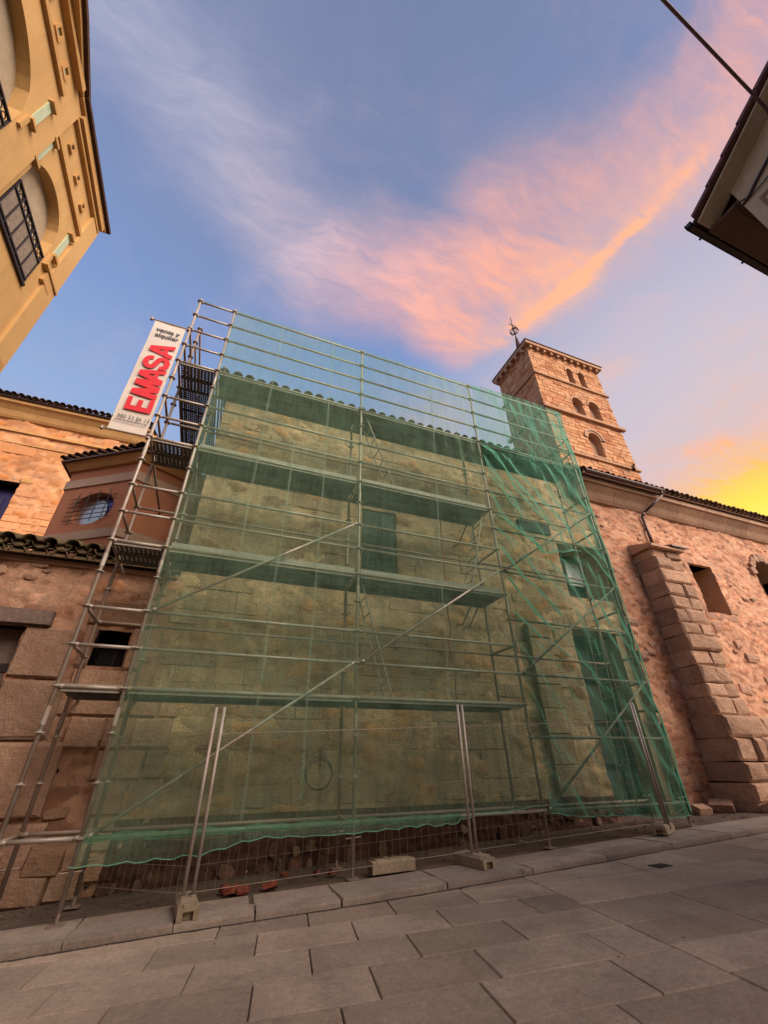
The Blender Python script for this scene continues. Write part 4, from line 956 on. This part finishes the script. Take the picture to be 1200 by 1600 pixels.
MB().path([(WX - .03, .60, 7.80), (WX - .03, .45, 7.92), (WX - .03, -.5, 8.55), (WX - .03, -2, 9.6)], .022, 6).path([(WX - .03, .60, 7.80), (WX - .01, .70, 7.78), (7.4, WY + .03, 7.76), (12, WY + .03, 7.7)], .026, 6).path([(WX - .03, .60, 7.75), (WX - .03, .2, 7.82), (WX - .03, -2, 9.1)], .010, 5).path([(WX - .03, .62, 7.80), (WX - .10, .78, 7.82), (WX + .2, .82, 7.84), (WX + .6, WY + .04, 7.74)], .012, 5).build('wiring', M['iron'], rh)
MB().box((WX - .015, -3, 7.55), (WX, .55, 7.62)).box((WX - .015, .5, 4.0), (WX, .55, 7.55)).build('trim_band', plain('ochre_band', rgb(.22, .13, .07), .8), rh)
a_ = Vector((6.42, -.20, 8.66)); b_ = Vector((4.12, -.375, 8.62)); dd = (b_ - a_)
pts = [a_ + Vector((.33, .06, -.06)), a_, b_, a_ + dd * 4.15 + Vector((0, 0, -.1))]
cbl = MB().path(pts, .022, 7)
for t in (.15, .55, .8): cbl.tube(a_ + dd * t, a_ + dd * (t + .015) + Vector((0, 0, .045)), .012, 5)
tag(cbl.build('overhead_cable', plain('cable_sheath', rgb(.11, .055, .065), .7, 0, .15, 3, 0)), 'thick overhead cable running from the gabled house across the sky', 'cable')

# unseen house added behind the viewer to shade the foot of the walls
sh = thing('shade_house', (-3, -8.5, -1.3), 'unseen plain cream house added behind the viewer to shade the wall feet', 'house')
MB().box((-12, -12, -1.35), (4.6, -5.0, 6.4)).build('wall', M['cream'], sh)
MB().prism([(-12.2, -4.7, 6.4), (-12.2, -8.5, 8.6), (-12.2, -12.3, 6.4)], (17, 0, 0)).build('roof', M['tile'], sh)
for i in range(5):
    for zz_ in (-.2, 3.2):
        wq = MB().box((-10.5 + i * 3.1, -5.0, zz_), (-9.5 + i * 3.1, -4.96, zz_ + 1.7)).build('window', M['glass_dark'], sh)

# ================================================================== SCAFFOLD
scaf = thing('scaffolding', (3, 6.8, -1.2), 'galvanised tube scaffold of four lifts standing against the chapel wall', 'scaffold')
P1 = .927; XS = [-1.727, -.997, 2.073, 5.143, 8.213]; YO, YI = 6.442, 7.172
lev = lambda k_: P1 + k_
RT = .0242
ros = MB(); ros.tube((0, 0, -.005), (0, 0, .005), .061, 10); ros.tube((0, 0, -.02), (0, 0, .02), .03, 8); ros_me = ros.mesh('rosette', M['steel'])
def standard(x, y, top, bot, rz0):
    m_ = M['steel'] if y < 7 else M['steel_old']
    s_ = MB().tube((x, y, bot + .10), (x, y, top), RT, 10).build('standard', m_, scaf, True)
    for k_ in (0, 2, 4, 6): MB().tube((x, y, lev(k_) - .42), (x, y, lev(k_) - .22), RT + .005, 10).build('spigot', m_, s_)
    zz_ = P1 - 1.5
    while zz_ < top: link('rosette', ros_me, s_, (x, y, zz_)); zz_ += .5
    j = MB().tube((x, y, bot + .01), (x, y, bot + .55), .017, 8).box((x - .075, y - .075, bot), (x + .075, y + .075, bot + .008)).tube((x - .1, y, bot + .4), (x + .1, y, bot + .41), .009, 5); j.build('base_jack', M['steel_old'], scaf)
for i, x in enumerate(XS):
    standard(x, YO, lev(8) + .10, zp(x) + .0, 0)
    standard(x, YI, lev(8) + .05 if i == 0 else lev(6) + .55, zp(x), 0)
for x in XS[:2]: standard(x, 10.24, lev(8) + .15, zp(x), 0)
LM = {}
def ledger(a, b, mat='steel', name='ledger', r=RT * .96):
    a, b = Vector(a), Vector(b); dd_ = (b - a).normalized()
    MB().tube(a + dd_ * .03, b - dd_ * .03, r, 8).tube(a + dd_ * .02, a + dd_ * .075, r * 1.5, 6, r).tube(b - dd_ * .02, b - dd_ * .075, r * 1.5, 6, r).build(name, M[mat], scaf, True)
for i in range(4):
    a, b = XS[i], XS[i + 1]
    hs = [-1.5, .5, 1, 2.5, 3, 4.5, 5, 6.5, 7, 7.5, 8] if i < 3 else [-1.5, -.5, .5, 1.5, 2.5, 3.5, 4.5, 6.5, 7, 7.5, 8]
    for h in hs: ledger((a, YO, lev(h)), (b, YO, lev(h)))
    for h in ([-1.5, 1, 3, 5, 0, 2, 4] if i < 3 else [-1.5, 1, 3, 4.5]): ledger((a, YI, lev(h)), (b, YI, lev(h)), 'steel_old')
for i, x in enumerate(XS):
    for h in (-1.5, 0, 2, 4, 6) + ((.5, 1, 2.5, 3, 4.5, 5, 6.5, 7) if i in (0, 4) else (1, 3) if i == 3 else ()): ledger((x, YO, lev(h)), (x, YI, lev(h)), 'steel_old', 'transom')
for x in XS[:2]:
    for h in (0, 2, 4, 6, 6.5, 7) + ((7.5, 8) if x < -1.5 else ()): ledger((x, YI, lev(h)), (x, 10.24, lev(h)), 'steel_old', 'ledger')
for h in (4, 6, 6.5, 7): ledger((XS[0], 10.24, lev(h)), (XS[1], 10.24, lev(h)), 'steel_old', 'transom')
for (a, za, b, zb) in ((1, 1, 2, 3), (1, -1.5, 2, .5), (2, .5, 3, 2.5), (3, -1.5, 4, .5), (3, .5, 4, 2.5), (3, 2.5, 4, 4.5)):
    ledger((XS[a] + .05, YO - .05, lev(za)), (XS[b] - .05, YO - .05, lev(zb)), 'steel', 'diagonal_brace', .021)
# decks
hole = MB()
def deck(x0_, x1_, y0_, y1_, z_, along='x', perf=False):
    """two or more planks, each with side beams, top skin, cross ribs; perforated ones have real holes"""
    n_ = 2; W = (y1_ - y0_) if along == 'x' else (x1_ - x0_)
    for k_ in range(n_):
        m_ = MB(); c0_ = k_ * W / n_ + .008; c1_ = (k_ + 1) * W / n_ - .008
        if along == 'x': bx = lambda p0, p1, a0, a1, h0, h1: m_.box((x0_ + p0, y0_ + a0, z_ + h0), (x0_ + p1, y0_ + a1, z_ + h1)); L = x1_ - x0_
        else: bx = lambda p0, p1, a0, a1, h0, h1: m_.box((x0_ + a0, y0_ + p0, z_ + h0), (x0_ + a1, y0_ + p1, z_ + h1)); L = y1_ - y0_
        bx(.02, L - .02, c0_, c0_ + .012, -.06, .012); bx(.02, L - .02, c1_ - .012, c1_, -.06, .012)
        if not perf: bx(.02, L - .02, c0_ + .012, c1_ - .012, .0, .010)
        else:
            nx_ = int((L - .04) / .062); nw = 7; gx = (L - .04) / nx_; wv = (c1_ - c0_ - .024) / nw
            for i_ in range(nx_ + 1): bx(.02 + i_ * gx - (.019 if i_ else 0), .02 + i_ * gx + (.019 if i_ < nx_ else 0), c0_ + .012, c1_ - .012, .0, .008)
            for j_ in range(nw + 1): bx(.02, L - .02, c0_ + .012 + j_ * wv - (.0135 if j_ else 0), c0_ + .012 + j_ * wv + (.0135 if j_ < nw else 0), .002, .0095)
        for q_ in range(1, int(L / .6)): bx(q_ * .6, q_ * .6 + .025, c0_ + .012, c1_ - .012, -.035, -.001)
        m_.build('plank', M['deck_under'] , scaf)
for h in (0, 2, 4, 6):
    for i in range(4):
        if i == 3 and h not in (6,): continue
        deck(XS[i] + .02, XS[i + 1] - .02, YO + .03, YI - .01, lev(h), 'x' if i else 'x', perf=(i == 0))
        ledger((XS[i], YO, lev(h)), (XS[i + 1], YO, lev(h)), 'steel', 'ledger')
        MB().box((XS[i] + .05, YO + .005, lev(h) - .055), (XS[i + 1] - .05, YO + .03, lev(h) + .035)).build('deck_beam', M['deck'], scaf)
deck(XS[0] + .02, XS[1] - .02, YI + .02, 10.2, lev(6), 'y', True)
# toe boards on the two middle lifts
for h in (2, 4):
    for i in (1, 2): MB().box((XS[i] + .06, YO + .035, lev(h) + .05), (XS[i + 1] - .06, YO + .05, lev(h) + .12)).build('toe_board', M['deck'], scaf)
# ladders inside the lifts
def ladder(p0, p1, wdt=.32):
    p0, p1 = Vector(p0), Vector(p1); s_ = Vector((0, 1, 0)) * wdt; m_ = MB().tube(p0, p1, .016, 6).tube(p0 + s_, p1 + s_, .016, 6); n_ = int((p1 - p0).length / .28)
    for i_ in range(1, n_): q = p0.lerp(p1, i_ / n_); m_.tube(q, q + s_, .012, 5)
    m_.build('ladder', M['steel'], scaf)
ladder((2.95, 6.58, lev(4)), (2.25, 6.58, lev(6) - .05)); ladder((4.45, 6.58, lev(2)), (5.02, 6.58, lev(4) - .05)); ladder((2.75, 6.62, lev(0)), (2.2, 6.62, lev(2) - .05))
ladder((8.35 - .9, 6.75, lev(-1.5)), (7.75, 6.75, lev(2)), .3)
# wall ties / brackets
for (x, z_) in ((5.0, lev(4) - .4), (5.0, lev(2) - .4), (4.85, lev(2) - .35)): MB().path([(x, YI, z_ + .4), (x - .1, 7.5, z_), (x - .05, YW, z_ + .1)], .018, 6).build('wall_tie', M['steel_old'], scaf)

# ================================================================== NETTING
def net(name, x0_, x1_, nx_, nz_, bottom, top, disp, mat, label):
    V = []; F = []
    for j in range(nz_ + 1):
        for i in range(nx_ + 1):
            s = i / nx_; x = x0_ + (x1_ - x0_) * s; zb = bottom(x); t = j / nz_; z = zb + (top - zb) * t
            y = disp(x, z)
            V.append((x, y, z))
    for j in range(nz_):
        for i in range(nx_): a = j * (nx_ + 1) + i; F.append((a, a + 1, a + nx_ + 2, a + nx_ + 1))
    me = bpy.data.meshes.new(name); me.from_pydata(V, [], F); me.materials.append(mat); me.polygons.foreach_set('use_smooth', [True] * len(F))
    o = link(name, me); BASE[o.name] = (0, 0, 0); return tag(o, label, 'netting', 'green debris nets')
import mathutils.noise as mn
def bot1(x):
    sm = lambda a, b: (lambda t: t * t * (3 - 2 * t))(max(0, min(1, (x - a) / (b - a))))
    z = -.76 + .12 * sm(.2, 1.0) + .12 * sm(3.3, 4.1) + .04 * sm(4.2, 5.1)
    return z - .035 * abs(math.sin((x - .5) * 1.25)) + .010 * math.sin(x * 21) + .006 * math.sin(x * 47)
def d1(x, z):
    n_ = mn.noise((x * .9, 0, z * .6)) * .035 + mn.noise((x * 4, 3, z * .7)) * .014 + mn.noise((x * 11, 5, z * 1.3)) * .009 + mn.noise((x * 3 + z * 2.2, 8, z * 3.5 - x * 1.5)) * .014
    # vertical pleats, deeper right of the middle near the top
    k_ = max(0, min(1, (x - 2.6) / 2)); pl = .018 * k_ * math.sin(x * 17 + 2 * math.sin(z * .8)) * max(0, min(1, (z - 3.5) / 3))
    return YO - .075 + n_ * .9 + pl - (.05 if z < -.62 else 0)
net1 = net('debris_net', XS[1] + .03, XS[3] + .02, 230, 230, bot1, lev(8) + .02, d1, M['net'], 'flat green debris net over the three left scaffold bays')
net1['label'] = 'flat see-through green net on the wide left part of the scaffold'
folds = [[(5.16, 6.68), (5.46, 6.46), (5.84, 5.59), (6.17, 4.99), (6.45, 4.75)], [(5.20, 4.71), (5.79, 4.22), (6.23, 3.9), (6.73, 4.01), (7.3, 4.15)], [(5.2, 3.76), (5.5, 3.28), (5.84, 3.04), (6.2, 2.55)],
         [(5.2, 3.24), (5.42, 2.92), (5.7, 2.5), (6.1, 2.1)], [(5.17, 2.51), (5.66, 2.06), (6.18, 1.74), (6.6, 1.5)], [(5.2, 5.75), (5.45, 5.35), (5.8, 4.7)], [(5.2, 1.9), (5.5, 1.35), (5.8, .7)], [(5.2, 1.3), (5.4, .6), (5.6, -.1)],
         [(5.2, 6.9), (5.7, 6.75), (6.2, 6.8)], [(7.2, 4.4), (7.7, 4.0), (8.1, 3.4)], [(5.3, 4.2), (5.6, 3.7), (6.0, 3.2)], [(5.3, 2.2), (5.7, 1.7), (6.3, 1.2)]]
FS = [(Vector(a), Vector(b), (i < 6)) for i, fl in enumerate(folds) for a, b in zip(fl[:-1], fl[1:])]
def d2f(x, z):
    s = (x - XS[3]) / 3.07; p = Vector((x, z)); y = YO - .08
    bag = math.sin(math.pi * min(1, max(0, s))) * (.05 + .05 * max(0, min(1, (6.9 - z) / 4)))
    rad = math.hypot(x - XS[3], (z - 7.0)); q = (x - XS[3]) * .82 + (z - 4) * .57
    fold = .034 * math.sin(q * 15 + mn.noise((x, 1, z)) * 4) * math.exp(-s * 1.2) * (1 if z < 6.6 else .2)
    n_ = mn.noise((x * 1.6, 7, z * .9)) * .05 + mn.noise((x * 5, 9, z * 1.1)) * .025 + mn.noise((x * 13, 2, z * 3)) * .008
    rd = 0
    for a, b, big in FS:
        ab = b - a; t = max(0, min(1, (p - a).dot(ab) / ab.length_squared)); dd_ = (p - a - ab * t).length
        if dd_ < .16: rd = max(rd, (.11 if big else .07) * math.exp(-(dd_ / .04) ** 2))
    v = .004 * math.sin(x * 23 + z)
    return y - bag + fold + n_ - rd + v
def bot2(x): 
    t = (x - XS[3]) / 3.07
    return -.62 - .12 * t - .06 * abs(math.sin(t * 5)) + .01 * math.sin(x * 25) - .05
def bot2(x):
    t = (x - XS[3]) / 3.07
    return -.58 - .16 * min(1, t * 1.6) - .03 * math.sin(t * 9) + .01 * math.sin(x * 25)
net2 = net('debris_net', XS[3] + .03, XS[4] + .02, 120, 330, bot2, lev(8) + .02, d2f, M['net2'], 'baggy darker green net with diagonal folds on the right scaffold bay')
def cord(net_, fl, r, off=0.0, dfun=d2f):
    p = []
    for a, b in zip(fl[:-1], fl[1:]):
        for t in range(5): q = Vector(a).lerp(Vector(b), t / 5); p.append((q.x, dfun(q.x, q.y) - .006, q.y))
    p.append((fl[-1][0], dfun(*fl[-1]) - .006, fl[-1][1]))
    m_ = MB()
    for k_, (a, b) in enumerate(zip(p[:-1], p[1:])): m_.tube(a, b, r * (1 - .6 * k_ / len(p)), 5, r * (1 - .6 * (k_ + 1) / len(p)), False)
    m_.build('bunched_fold', M['net_cord'], net_)
for fl, r in zip(folds[:4], (.009, .010, .008, .008)): cord(net2, fl, r)
# hem cords, edge rope and seams
def polyline(net_, fpts, r, name, mat): MB().path(fpts, r, 4).build(name, M[mat], net_)
polyline(net2, [(x, d2f(x, bot2(x)) - .004, bot2(x)) for x in np.linspace(XS[3] + .03, XS[4] + .02, 40)], .007, 'hem', 'net_cord')
polyline(net2, [(XS[4] + .025 + .03 * mn.noise((z * 1.3, 0, 0)), d2f(XS[4] + .02, z) - .004, z) for z in np.linspace(-.7, lev(8), 50)], .014, 'edge_rope', 'net_cord')
polyline(net1, [(x, d1(x, bot1(x)) - .004, bot1(x)) for x in np.linspace(XS[1] - .03, XS[3] + .02, 70)], .006, 'hem', 'net_cord')
for (xa, xb, z0_, z1_) in ((.64, .69, -.5, 5.5), (1.32, 1.32, -.3, 8.9), (3.62, 3.92, 1.0, 8.9), (.05, .1, 3, 8.9)):
    n_ = 20; pts = [(xa + (xb - xa) * i / n_ + .02 * mn.noise((i * .4, xa, 0)), d1(xa, z0_ + (z1_ - z0_) * i / n_) - .003, z0_ + (z1_ - z0_) * i / n_) for i in range(n_ + 1)]
    m_ = MB()
    for a, b in zip(pts[:-1], pts[1:]): m_.add([(a[0] - .02, a[1], a[2]), (a[0] + .02, a[1], a[2]), (b[0] + .02, b[1], b[2]), (b[0] - .02, b[1], b[2])], [(0, 1, 2, 3)])
    m_.build('seam', M['seam'], net1)
# rolled hem gathered round the bottom rail
rl_ = MB(); pts = [(x, YO - .03, lev(-1.5) + .008 * math.sin(x * 9)) for x in np.linspace(-.95, 3.65, 60)]
for i, (a, b) in enumerate(zip(pts[:-1], pts[1:])): rl_.tube(a, b, .034 + .008 * math.sin(i * 1.7), 7, .034 + .008 * math.sin((i + 1) * 1.7), False)
rl_.build('rolled_hem', M['net2'], net1)

# ================================================================== BANNER
ban = thing('banner', (-2.08, YO, 6.4), 'tall white rental banner with red EMASA lettering beside the scaffold top', 'banner')
bl, brx, bz0, bz1 = -2.375, -1.80, 4.93, 7.90
bm_ = MB(); nb1 = 10; nb2_ = 40; Vb = []; Fb = []
by = lambda s, t: YO + .012 * math.sin(t * 7) * math.sin(s * 3) + .006 * math.sin(t * 19)
for j in range(nb2_ + 1):
    for i in range(nb1 + 1): Vb.append((bl + (brx - bl) * i / nb1, by(i / nb1, j / nb2_), bz0 + (bz1 - bz0) * j / nb2_))
for j in range(nb2_):
    for i in range(nb1): a = j * (nb1 + 1) + i; Fb.append((a, a + 1, a + nb1 + 2, a + nb1 + 1))
m_ = MB(); m_.add(Vb, Fb); m_.add([(v[0], v[1] + .004, v[2]) for v in Vb], [tuple(reversed(q)) for q in Fb])
m_.build('cloth', M['banner'], ban, True)
for z_ in (bz0 - .01, bz1 + .01): MB().tube((bl - .07, YO, z_), (XS[0], YO, z_), .014, 8).tube((bl - .075, YO, z_ - .03), (bl - .075, YO, z_ + .03), .03, 8).tube((XS[0] - .02, YO, z_ - .05), (XS[0] - .02, YO, z_ + .05), .045, 8).build('arm', M['steel_old'], ban)
YT = YO - .022
def txt(body, x, z_, size, mat, bold=.0, target=None):
    me = text_mesh(body, size, M[mat], bold); wd = max(v.co.x for v in me.vertices) - min(v.co.x for v in me.vertices)
    sx = (target / wd) if target else 1
    o = link('lettering', me, ban, (x, YT, z_), (R(90), 0, 0), (sx, 1, 1)); return o
txt('venta y', -2.29, 7.59, .145, 'ink_dark', .004, .44); txt('alquiler', -2.275, 7.43, .145, 'ink_dark', .004, .43)
txt('980 53 86 13', -2.31, 5.20, .115, 'ink_dark', .0, .49); txt('www.emasazamora.es', -2.33, 5.125, .062, 'ink_dark', .001, .50)
# EMASA in heavy joined capitals, reading upwards (s = along z, t = cap height to the left)
X0b, CH = -1.842, .424
def glyph(polys):
    for pg in polys:
        mm = MB().prism([(X0b - CH * t, YT, 5.40 + s) for s, t in pg], (0, -.002, 0)); yield mm
EK = [0]
def strokes(name, polys):
    mm = MB()
    for pg in polys:
        EK[0] += 1; yy = YT - .0007 * EK[0]
        mm.add([(X0b - CH * t, yy, 5.41 + s) for s, t in pg], [tuple(range(len(pg)))])
    mm.build('lettering', M['ink_red'], ban)
def bar(s0, t0, s1, t1, w_):   # slanted stroke of width w_ along s
    return [(s0, t0), (s0 + w_, t0), (s1 + w_, t1), (s1, t1)]
strokes('E', [[(0, 0), (.11, 0), (.11, 1), (0, 1)], [(.11, 0), (.33, 0), (.33, .19), (.11, .19)], [(.11, .41), (.27, .41), (.27, .60), (.11, .60)], [(.11, .82), (.31, .82), (.31, 1), (.11, 1)]])
M0 = .34
strokes('M', [bar(M0, 0, M0 + .05, 1, .12), bar(M0 + .06, 1, M0 + .18, 0, .11), bar(M0 + .20, 0, M0 + .30, 1, .11), bar(M0 + .37, 0, M0 + .31, 1, .12)])
def Ag(a): strokes('A', [bar(a, 0, a + .13, 1, .11), bar(a + .28, 0, a + .15, 1, .11), [(a + .08, .24), (a + .32, .24), (a + .30, .40), (a + .10, .40)]])
Ag(.74)
s0 = 1.10; ringo = []
def arcp(cs, ct, rs, rt, t0, t1, n_=9): return [(cs + rs * math.cos(R(t0 + (t1 - t0) * i / n_)), ct + rt * math.sin(R(t0 + (t1 - t0) * i / n_))) for i in range(n_ + 1)]
sk = arcp(s0 + .16, .73, .13, .20, -10, 180) + arcp(s0 + .16, .73, .13, .20, 180, 250) [1:] + arcp(s0 + .17, .28, .13, .20, 70, -60)[1:] + arcp(s0 + .17, .28, .13, .20, -60, -190)[1:]
pol = []
for i, ((a, b), (c, e)) in enumerate(zip(sk[:-1], sk[1:])):
    v = Vector((c - a, (e - b) * .424)).normalized(); n_ = Vector((-v.y, v.x)) * .048; ex = v * .012
    pol.append([(a - ex.x + n_.x, b + (n_.y - ex.y) / .424), (c + ex.x + n_.x, e + (n_.y + ex.y) / .424), (c + ex.x - n_.x, e + (ex.y - n_.y) / .424), (a - ex.x - n_.x, b - (n_.y + ex.y) / .424)])
mm = MB()
for i, pg in enumerate(pol): mm.add([(X0b - CH * t, YT - .012 - .0003 * i, 5.41 + s) for s, t in pg], [(0, 1, 2, 3)])
mm.build('lettering', M['ink_red'], ban)
Ag(1.45)

# ================================================================== SITE FENCES
GF = 'mobile fence panels in front of the scaffold'
def fence(x0_, x1_, y0_, label, y1_=None):
    y1_ = y0_ if y1_ is None else y1_
    t = thing('site_fence', ((x0_ + x1_) / 2, (y0_ + y1_) / 2, zp((x0_ + x1_) / 2)), label, 'fence', GF)
    for (x, y) in ((x0_, y0_), (x1_, y1_)): (None if y > 6.5 else 0) if y > 6.5 else MB().tube((x, y, zp(x) + .06), (x, y, zp(x) + 1.92), .020, 8).build('post', M['steel'], t, True)
    zt = min(zp(x0_), zp(x1_)) + 1.64; zb = max(zp(x0_), zp(x1_)) + .14
    MB().tube((x0_, y0_, zp(x0_) + .16), (x1_, y1_, zp(x1_) + .16), .003, 5).tube((x0_, y0_, zp(x0_) + 1.62), (x1_, y1_, zp(x1_) + 1.62), .004, 5).build('rail', M['steel_old'], t)
    m_ = MB(); n_ = max(4, int(math.hypot(x1_ - x0_, y1_ - y0_) / .10))
    for i in range(1, n_):
        s = i / n_; x = x0_ + (x1_ - x0_) * s; y = y0_ + (y1_ - y0_) * s; m_.tube((x, y, zp(x) + .14), (x, y, zp(x) + 1.64), .0018, 3, None, False)
    for k_ in range(1, 7):
        h = .16 + k_ * .22; m_.tube((x0_, y0_, zp(x0_) + h), (x1_, y1_, zp(x1_) + h), .0018, 3, None, False)
    w_ = m_.build('wire_mesh', M['steel_old'], t); w_['kind'] = 'stuff'
fence(-.95, .13, 7.28, 'short wire fence panel angled back to the wall at the left end of the net', 6.10)
fence(.225, 3.60, 6.10, 'wire fence panel between the two nearer concrete feet')
fence(3.69, 7.25, 6.12, 'wire fence panel between the middle and the right concrete feet')
fence(7.335, 9.0, 6.14, 'short wire fence panel at the right end behind the baggy net', 7.1)
def foot(x, y, L, ang, label, wd=.20, h=.13):
    z_ = zp(x); c = .03
    m_ = MB(); hw_, hl = wd / 2, L / 2
    prof_ = [(-hw_, 0), (hw_, 0), (hw_, h - c), (hw_ - c, h), (-hw_ + c, h), (-hw_, h - c)]
    # body made of ribs leaving a hand hole at both ends
    for (a, b) in ((-hl + .06, hl - .06),): m_.prism([(p[0], a, p[1]) for p in prof_], (0, b - a, 0))
    for s in (-1, 1):
        a = s * (hl - .06); b = s * hl
        for q in ([(-hw_, 0), (-.05, 0), (-.05, h - .03), (-hw_ + c, h - .012), (-hw_, h - c)], [(.05, 0), (hw_, 0), (hw_, h - c), (hw_ - c, h - .012), (.05, h - .03)], [(-.05, .07), (.05, .07), (.05, h - .012), (-.05, h - .012)]):
            m_.prism([(p[0], a, p[1]) for p in q], (0, b - a, 0))
    for sx in (-.05, .05):
        for yy in (-.06, .06): m_.tube((sx, yy, h), (sx, yy, h + .012), .028, 8)
    o = m_.build('concrete_block', M['concrete']); o.location = (x, y, z_ + .002); o.rotation_euler = (0, pitchS, ang)
    tag(o, label, 'concrete block', 'concrete fence feet')
foot(.18, 6.12, .62, R(4), 'pale concrete fence foot near the kerb at the left, beside broken bricks')
foot(3.65, 6.14, .60, R(8), 'middle concrete fence foot carrying two fence posts near the kerb')
foot(7.29, 6.22, .62, R(-62), 'right concrete fence foot lying lengthwise at the net corner')
foot(2.62, 6.50, .62, R(-84), 'unused brown concrete foot lying loose beside the middle scaffold leg', .17, .14)
# broken bricks by the left foot
r9 = random.Random(4); bk_l = ['red broken brick in the small heap right of the left fence foot', 'single red brick fragment on the pavement under the net']
for i in range(16):
    if i in (3, 7, 11): continue
    if i < 12: x, y = .52 + r9.gauss(.22, .14), 6.62 + r9.gauss(0, .10); lb = bk_l[0]; gp = 'broken bricks heaped on the pavement'
    else: x, y = ((1.10, 6.6), (1.75, 6.95), (1.92, 6.8), (1.35, 7.1))[i - 12]; lb = bk_l[1]; gp = 'scattered brick fragments'
    if i >= 12: lb = ('small red brick fragment nearest the small brick heap', 'red brick fragment beside the middle scaffold leg, under the net', 'little red fragment close to the loose brown concrete block', 'red brick fragment near the wall foot right of the heap')[i - 12]
    s = r9.uniform(.05, .10); m_ = MB(); q = lambda: r9.uniform(.8, 1.1)
    m_.add([(sx * s * q(), sy * s * .6 * q(), sz * s * .32 * q()) for sz in (-1, 1) for sx, sy in ((-1, -1), (1, -1), (1, 1), (-1, 1))], [(0, 3, 2, 1), (4, 5, 6, 7), (0, 1, 5, 4), (1, 2, 6, 5), (2, 3, 7, 6), (3, 0, 4, 7)])
    o = m_.build('broken_brick', M['brick']); o.location = (x, y, zp(x) + .03 + (.07 if i % 4 == 3 and i < 12 else 0)); o.rotation_euler = (r9.uniform(-.4, .4), r9.uniform(-.4, .4), r9.uniform(0, 3)); tag(o, lb, 'brick', gp)
# hoses and ropes hanging in the scaffold
m_ = MB(); pts = [(4.04, 6.82, lev(4) + .6), (4.06, 6.8, 4.35), (4.0, 6.8, 2.9), (4.03, 6.8, 2.3), (3.98, 6.8, 1.91), (4.05, 6.8, 1.4), (4.0, 6.8, .94), (4.0, 6.8, .2)]
sm = []
for a, b in zip(pts[:-1], pts[1:]):
    for k_ in range(4): sm.append(Vector(a).lerp(Vector(b), k_ / 4) + Vector((.015 * math.sin(len(sm) * 1.1), 0, 0)))
m_.path(sm, .014, 6); tag(m_.build('hose', M['hose_red']), 'reddish hose hanging down inside the scaffold right of the window', 'hose')
m_ = MB().ring((1.62, 6.40 + .25, -.02), (.15, 1, 0), .19, .008, 20, 6).ring((1.63, 6.42 + .25, -.04), (.1, 1, .05), .18, .008, 20, 6)
tag(m_.build('coiled_cable', M['iron']), 'dark coiled cable hung on the middle scaffold post', 'cable')

for o in bpy.data.objects:
    if '_b' in o: del o['_b']
print('objects', len(bpy.data.objects), 'tris', sum(len(o.data.polygons) * 2 for o in bpy.data.objects if o.type == 'MESH'))
